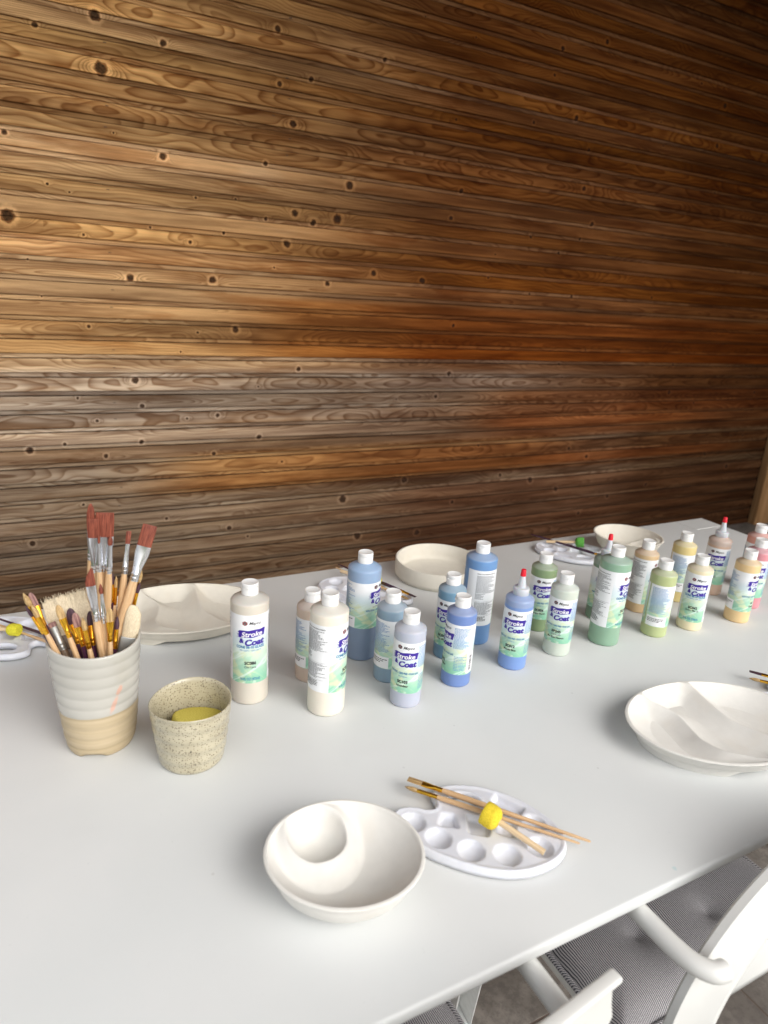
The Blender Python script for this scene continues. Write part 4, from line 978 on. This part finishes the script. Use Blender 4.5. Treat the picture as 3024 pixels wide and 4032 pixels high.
B = [
 (.3137,1.0124,16,'cone',2,(198,190,174),'SC086','Old Lace',(.043,.169),'tall cream bottle marked SC086 Old Lace, standing alone at the left',{}),
 (.4225,.9307,16,'cone',68,(216,209,191),'SC015','Cotton Tail',(.047,.169),'tall off white bottle, frontmost of its cluster, white text panel turned to the camera',{}),
 (.4343,1.0330,8,'tox',70,(196,172,152),'SC','Peach',(.030,.126),'small pale pinkish bottle mostly hidden behind the tall off white bottle',{}),
 (.5562,1.0730,16,'tox',62,(108,130,160),'SC','SC',(.070,.163),'tall slate blue bottle in front of the middle palette',{'top':(148,172,202)}),
 (.5680,.9788,8,'tox',87,(118,148,170),'SC','Blue',(.030,.126),'small grey teal bottle with a stained cap behind the lavender bottle',{}),
 (.5595,.8970,8,'tox',-15,(168,174,192),'SC103','Lavendear',(.030,.126),'small pale lavender bottle marked SC103, frontmost on the table',{}),
 (.7174,1.0090,8,'tox',-25,(92,140,170),'SC045','The Blues',(.030,.126),'small steel blue bottle behind the cobalt one, its label reading The Blues',{}),
 (.6795,.9192,8,'tox',-72,(86,122,188),'SC012','Moody Blue',(.027,.126),'small cobalt blue bottle with barcode side showing, in front of the tallest blue bottle',{}),
 (.8062,1.0433,16,'cone',140,(80,136,194),'SC','Blue',(.045,.166),'tall bright blue bottle showing only its white back label with dense grey text',{'arc':(-186,120)}),
 (.8178,.9276,8,'tox',-15,(96,138,204),'SC012','Moody Blue',(.030,.126),'blue bottle with a clear nozzle and red tip, label SC012 Moody Blue',{'cap':'nozzle','fl':1}),
 (.9716,1.0376,8,'tox',2,(122,148,98),'SC026','Green Thumb',(.030,.126),'small leaf green bottle behind the pale SP245 bottle',{}),
 (.9390,.9367,8,'tox',-10,(188,198,184),'SP245','My Blue Heaven',(.030,.126),'pale grey green bottle marked SP245 Speckled My Blue Heaven',{'extra':'SPECKLED'}),
 (1.0696,.9360,16,'cone',66,(124,166,136),'SC0','Just Froggy',(.044,.169),'tall sage green bottle in the middle of the right hand group',{}),
 (1.1420,1.0270,8,'tox',10,(100,138,110),'SC','Green',(.030,.126),'dark green bottle with a clear nozzle and red tip behind the tall sage bottle',{'cap':'nozzle','fl':1}),
 (1.2666,1.0243,8,'cone',77,(206,172,118),'SC','Honey',(.024,.134),'small tan bottle with white text panel in front of the back bowl',{}),
 (1.2047,.9201,8,'tox',136,(172,184,118),'SC','Lime',(.026,.122),'small lime green bottle showing the blue print of its back label',{}),
 (1.4091,1.0349,8,'tox',122,(214,192,112),'SC','Yellow',(.028,.124),'small mustard yellow bottle showing the blue print of its back label',{}),
 (1.3107,.9124,8,'cone',2,(222,207,164),'SC042','Butter Me Up',(.022,.136),'small butter coloured bottle marked SC042 Butter Me Up',{}),
 (1.5342,1.0315,8,'tox',-6,(196,162,136),'SC051','Bear',(.030,.126),'beige pink bottle with a clear nozzle and red tip, furthest along the row',{'cap':'nozzle','fl':1}),
 (1.4568,.8981,8,'tox',62,(240,186,120),'SC','Orange',(.030,.126),'small peach orange bottle near the right edge',{}),
 (1.5585,.9412,8,'tox',0,(208,124,134),'SC073','Candy Apple',(.030,.126),'pink bottle behind the peach orange one at the right edge',{}),
 (1.6658,1.0157,8,'tox',30,(208,134,112),'SC','Coral',(.030,.126),'salmon bottle behind the pink one, cut off at the right edge',{}),
]
for i, (x, y, s, k, dl, c, code, nm, lz, lab, kw) in enumerate(B):
    kw = dict(kw); 
    if 'top' in kw: kw['top'] = s2l(kw['top'])
    full = .085 if i == 3 else (.132 if kw.pop('fl', 0) else None)
    bottle(x, y, s, k, dl, tuple(min(.85, .9 * v / .78 + .02) for v in s2l(c)), code, nm, lab, lz=lz, seed=i * 3 + 1 + (i % 2), capyaw=[0, -30, 60, 70, 20, 10, -40, -20, 180, 0, 5, 10, 60, 0, -80, 150, -130, -60, 0, -30, 30, 30][i], full=full, **kw)

# ------------------------------------------------------------------ chairs with striped cushions
def stripe_mat():
    q = NT('ticking_stripe'); x, y, z = q.sep(q.obj()); ob = q.obj()
    wob = q.ma('MULTIPLY', q.ma('SUBTRACT', q.noise(q.comb(x, q.ma('MULTIPLY', y, 1.0), 0), 14, 3), .5), .010)
    st = q.ma('FRACT', q.ma('DIVIDE', q.ma('ADD', q.attr('su', 'Fac'), wob), .0031))
    k = q.ma('MULTIPLY', q.mr(st, .50, .60), q.ma('SUBTRACT', 1.0, q.mr(st, .90, 1.0)))
    wv = q.noise(ob, 900, 2)
    c = q.mix(k, q.mix(q.mr(wv, .3, .7), (.37, .36, .365), (.48, .465, .47)), (.040, .038, .052))
    q.set(col=c, rough=.95, spec=.1); q.bump(wv, .4, .0008); return q.m
STR = stripe_mat()
CHW = pm('white_chair_plastic', (.74, .74, .71), .38, var=.03, vs_=12, bump=.05, bs=600)
def cushion(w_, d_, tufts, seed):
    rs = random.Random(seed); nx_, ny_ = 110, 90; V_ = []; su = []; Fc = []
    def prof(x, y):
        ex = min(x + w_ / 2, w_ / 2 - x); ey = min(y + d_ / 2, d_ / 2 - y); e = min(ex, ey)
        h = .028 * (1 - math.exp(-max(0, e) / .020)) + .008
        for (tx, ty) in tufts:
            dd = math.hypot(x - tx, y - ty); h -= .012 * math.exp(-(dd / .018) ** 1.2) + .007 * math.exp(-(dd / .06) ** 2)
        h += .0022 * math.sin(x * 37 + y * 21 + seed) + .0018 * math.sin(x * 71 - y * 43) * math.exp(-e / .03)
        return h
    for j in range(ny_ + 1):
        for i in range(nx_ + 1):
            x = (i / nx_ - .5) * w_; y = (j / ny_ - .5) * d_
            h = prof(x, y); pinch = 0
            for (tx, ty) in tufts:
                dd = math.hypot(x - tx, y - ty); pinch += (tx - x) * .22 * math.exp(-(dd / .045) ** 2)
            V_.append((x, y, h)); su.append(x - pinch + .002 * math.sin(y * 26 + x * 9))
    N = nx_ + 1
    for j in range(ny_):
        for i in range(nx_): a = j * N + i; Fc.append((a, a + 1, a + N + 1, a + N))
    # sides and base
    rim = [i for i in range(N)] + [j * N + nx_ for j in range(1, ny_ + 1)] + [ny_ * N + i for i in range(nx_ - 1, -1, -1)] + [j * N for j in range(ny_ - 1, 0, -1)]
    b0 = len(V_)
    for r in rim: x, y, z = V_[r]; V_.append((x * 1.006, y * 1.006, .004)); su.append(su[r])
    b1 = len(V_)
    for r in rim: x, y, z = V_[r]; V_.append((x * .985, y * .985, .0)); su.append(su[r])
    m = len(rim)
    for k in range(m):
        k2 = (k + 1) % m; Fc.append((rim[k], b0 + k, b0 + k2, rim[k2])); Fc.append((b0 + k, b1 + k, b1 + k2, b0 + k2))
    Fc.append(tuple(b1 + k for k in range(m)))
    me = bpy.data.meshes.new('seat_cushion'); me.from_pydata(V_, [], Fc); me.update(); me.polygons.foreach_set('use_smooth', [True] * len(me.polygons))
    a = me.attributes.new('su', 'FLOAT', 'POINT'); a.data.foreach_set('value', np.array(su, dtype=np.float32))
    o = link_mesh('seat_cushion', me, STR); fixn(o)
    return o
def welt(w_, d_, parent):
    pts = []; r = .02
    for (cx, cy, a0) in ((w_ / 2 - r, d_ / 2 - r, 0), (-w_ / 2 + r, d_ / 2 - r, 90), (-w_ / 2 + r, -d_ / 2 + r, 180), (w_ / 2 - r, -d_ / 2 + r, 270)):
        for k in range(7): a = R_(a0 + 15 * k); pts.append((cx + (r + .002) * math.cos(a), cy + (r + .002) * math.sin(a), .010 + .0015 * math.sin(k + a0)))
    pts.append(pts[0]); b = MB().tube(pts, .0045, 10, False); 
    o = b.build('piping', STR, parent); a = o.data.attributes.new('su', 'FLOAT', 'POINT'); a.data.foreach_set('value', np.array([(v.co.x * .7 + v.co.y * .7) for v in o.data.vertices], dtype=np.float32)); return o
def arch_back(w_, z0, z1, rc, thick, fl, parent, mat):
    """shell backrest: front outline (wide) at y=+fl, flat rear panel inset at y=0, bottom at z0"""
    def outline(inset, n=44, zlow=None):
        pts = []; W2 = w_ / 2 - inset; B_ = .25 - inset * .9; zc = .577; zl = z0 if zlow is None else zlow
        if zl < zc: pts.append((-W2, zl)); t0 = 0
        else: t0 = math.asin(min(1, (zl - zc) / B_))
        for k in range(n + 1):
            a = PI - t0 - (PI - 2 * t0) * k / n; pts.append((W2 * math.cos(a), zc + B_ * math.sin(a)))
        if zl < zc: pts.append((W2, zl))
        return pts
    specs = [(.012, fl - .006), (.004, fl), (0, fl - .003), (0, fl - .010), (.030, .012), (.040, .002), (.044, .0)]
    V_ = []; Fc = []
    m = len(outline(0))
    for (ins, y) in specs: V_ += [(x, y, z) for x, z in outline(ins)]
    for i in range(len(specs) - 1):
        for k in range(m - 1): Fc.append((i * m + k, (i + 1) * m + k, (i + 1) * m + k + 1, i * m + k + 1))
    b = len(V_); pf = outline(.0445, 44, .660); V_ += [(x, .0002, z) for x, z in pf]; m2 = len(pf)
    for k in range(m2 // 2):
        if m2 - 2 - k > k + 1: Fc.append((b + k, b + m2 - 1 - k, b + m2 - 2 - k, b + k + 1))
    # open gap between the panel's lower edge and the frame sides
    o = mesh('backrest', V_, Fc, mat, parent); fixn(o); sharp(o, 50)
    s = o.modifiers.new('s', 'SOLIDIFY'); s.thickness = .005; s.offset = 0
    return o
def chair(cx, yb, label, clabel, seed, square=False):
    root = empty('armchair', (cx, yb + .22, -.74)); tag(root, label, 'chair', 'white armchairs pulled up to the front of the table')
    def P(x, y, z): return (x, y - .22, z)
    MB().box(P(-.235, .115, .425), P(.235, .52, .445), .008).build('seat', CHW, root)
    if square:
        bk = MB()
        out = [(-.262, .47), (-.262, .79), (.2310, .79), (.2360, .765), (.2430, .742), (.2310, .712), (.2180, .66), (.2150, .47)]
        V_ = [P(x, -.004, z) for x, z in out] + [P(x, .004, z) for x, z in out]; m = len(out)
        bk.add(V_, [tuple(range(m)), tuple(range(2 * m - 1, m - 1, -1))] + [(k, (k + 1) % m, m + (k + 1) % m, m + k) for k in range(m)])
        bk.box(P(-.266, -.007, .7902), P(.2440, .0085, .7985), .0035)
        bo = bk.build('backrest', CHW, root); a7 = R_(7); tx_, ty_, tz_ = .2440, -.2130, .7985
        bo.rotation_euler = (0, 0, a7); bo.location = (.484 - cx - (tx_ * math.cos(a7) - ty_ * math.sin(a7)), .336 - (yb + .22) - (tx_ * math.sin(a7) + ty_ * math.cos(a7)), .050 + .74 - tz_)
    else:
        bo = arch_back(.55, .43, .827, .1, .006, .032, root, CHW); bo.location = P(0, .0, 0)
    for s in (-1, 1):
        ax_ = (.267 if not square else .2185) * s
        pts = [P(ax_, .47, .33), P(ax_, .47, .58), P(ax_, .455, .655), P(ax_, .425, .690), P(ax_, .38, .704), P(ax_, .20, .709), P(ax_, .09, .710)]
        pts += [P(ax_, .050, .710), P(ax_ * .985, .022, .710), P(ax_ * .94, .004, .710), P(ax_ * .885, .000, .710)] if not square else [P(ax_, .04, .710), P(ax_, .012, .710)]
        MB().tube(catmull(pts, 5, False), .0122, 20).build('armrest', CHW, root)
        MB().tube([P(.222 * s, .470, .335), P(.236 * s, .50, .0)], .0118, 16).build('leg', CHW, root)
        MB().tube([P(.205 * s, .03, .43), P(.232 * s, -.055, .0)], .0118, 16).build('leg', CHW, root)
    c = cushion(.47, .45, [(-.095, -.115), (.05, -.135), (-.10, .06), (.06, .05)] if not square else [(-.09, -.1), (.08, -.1), (-.1, .07), (.1, .07)], seed)
    c.location = (cx, yb + (.325 if not square else .30), -.2945); tag(c, clabel, 'cushion', 'striped seat cushions'); welt(.47, .45, c)
    return root
chair(.897, .320, 'white armchair with arched shell back at the lower right corner', 'grey striped tufted cushion on the seat of the chair with the arched back', 3)
chair(.2375, .325, 'white armchair with square cornered back, only its corner showing at the bottom', 'grey striped cushion peeking out at the very bottom left of the table leg', 8, True)
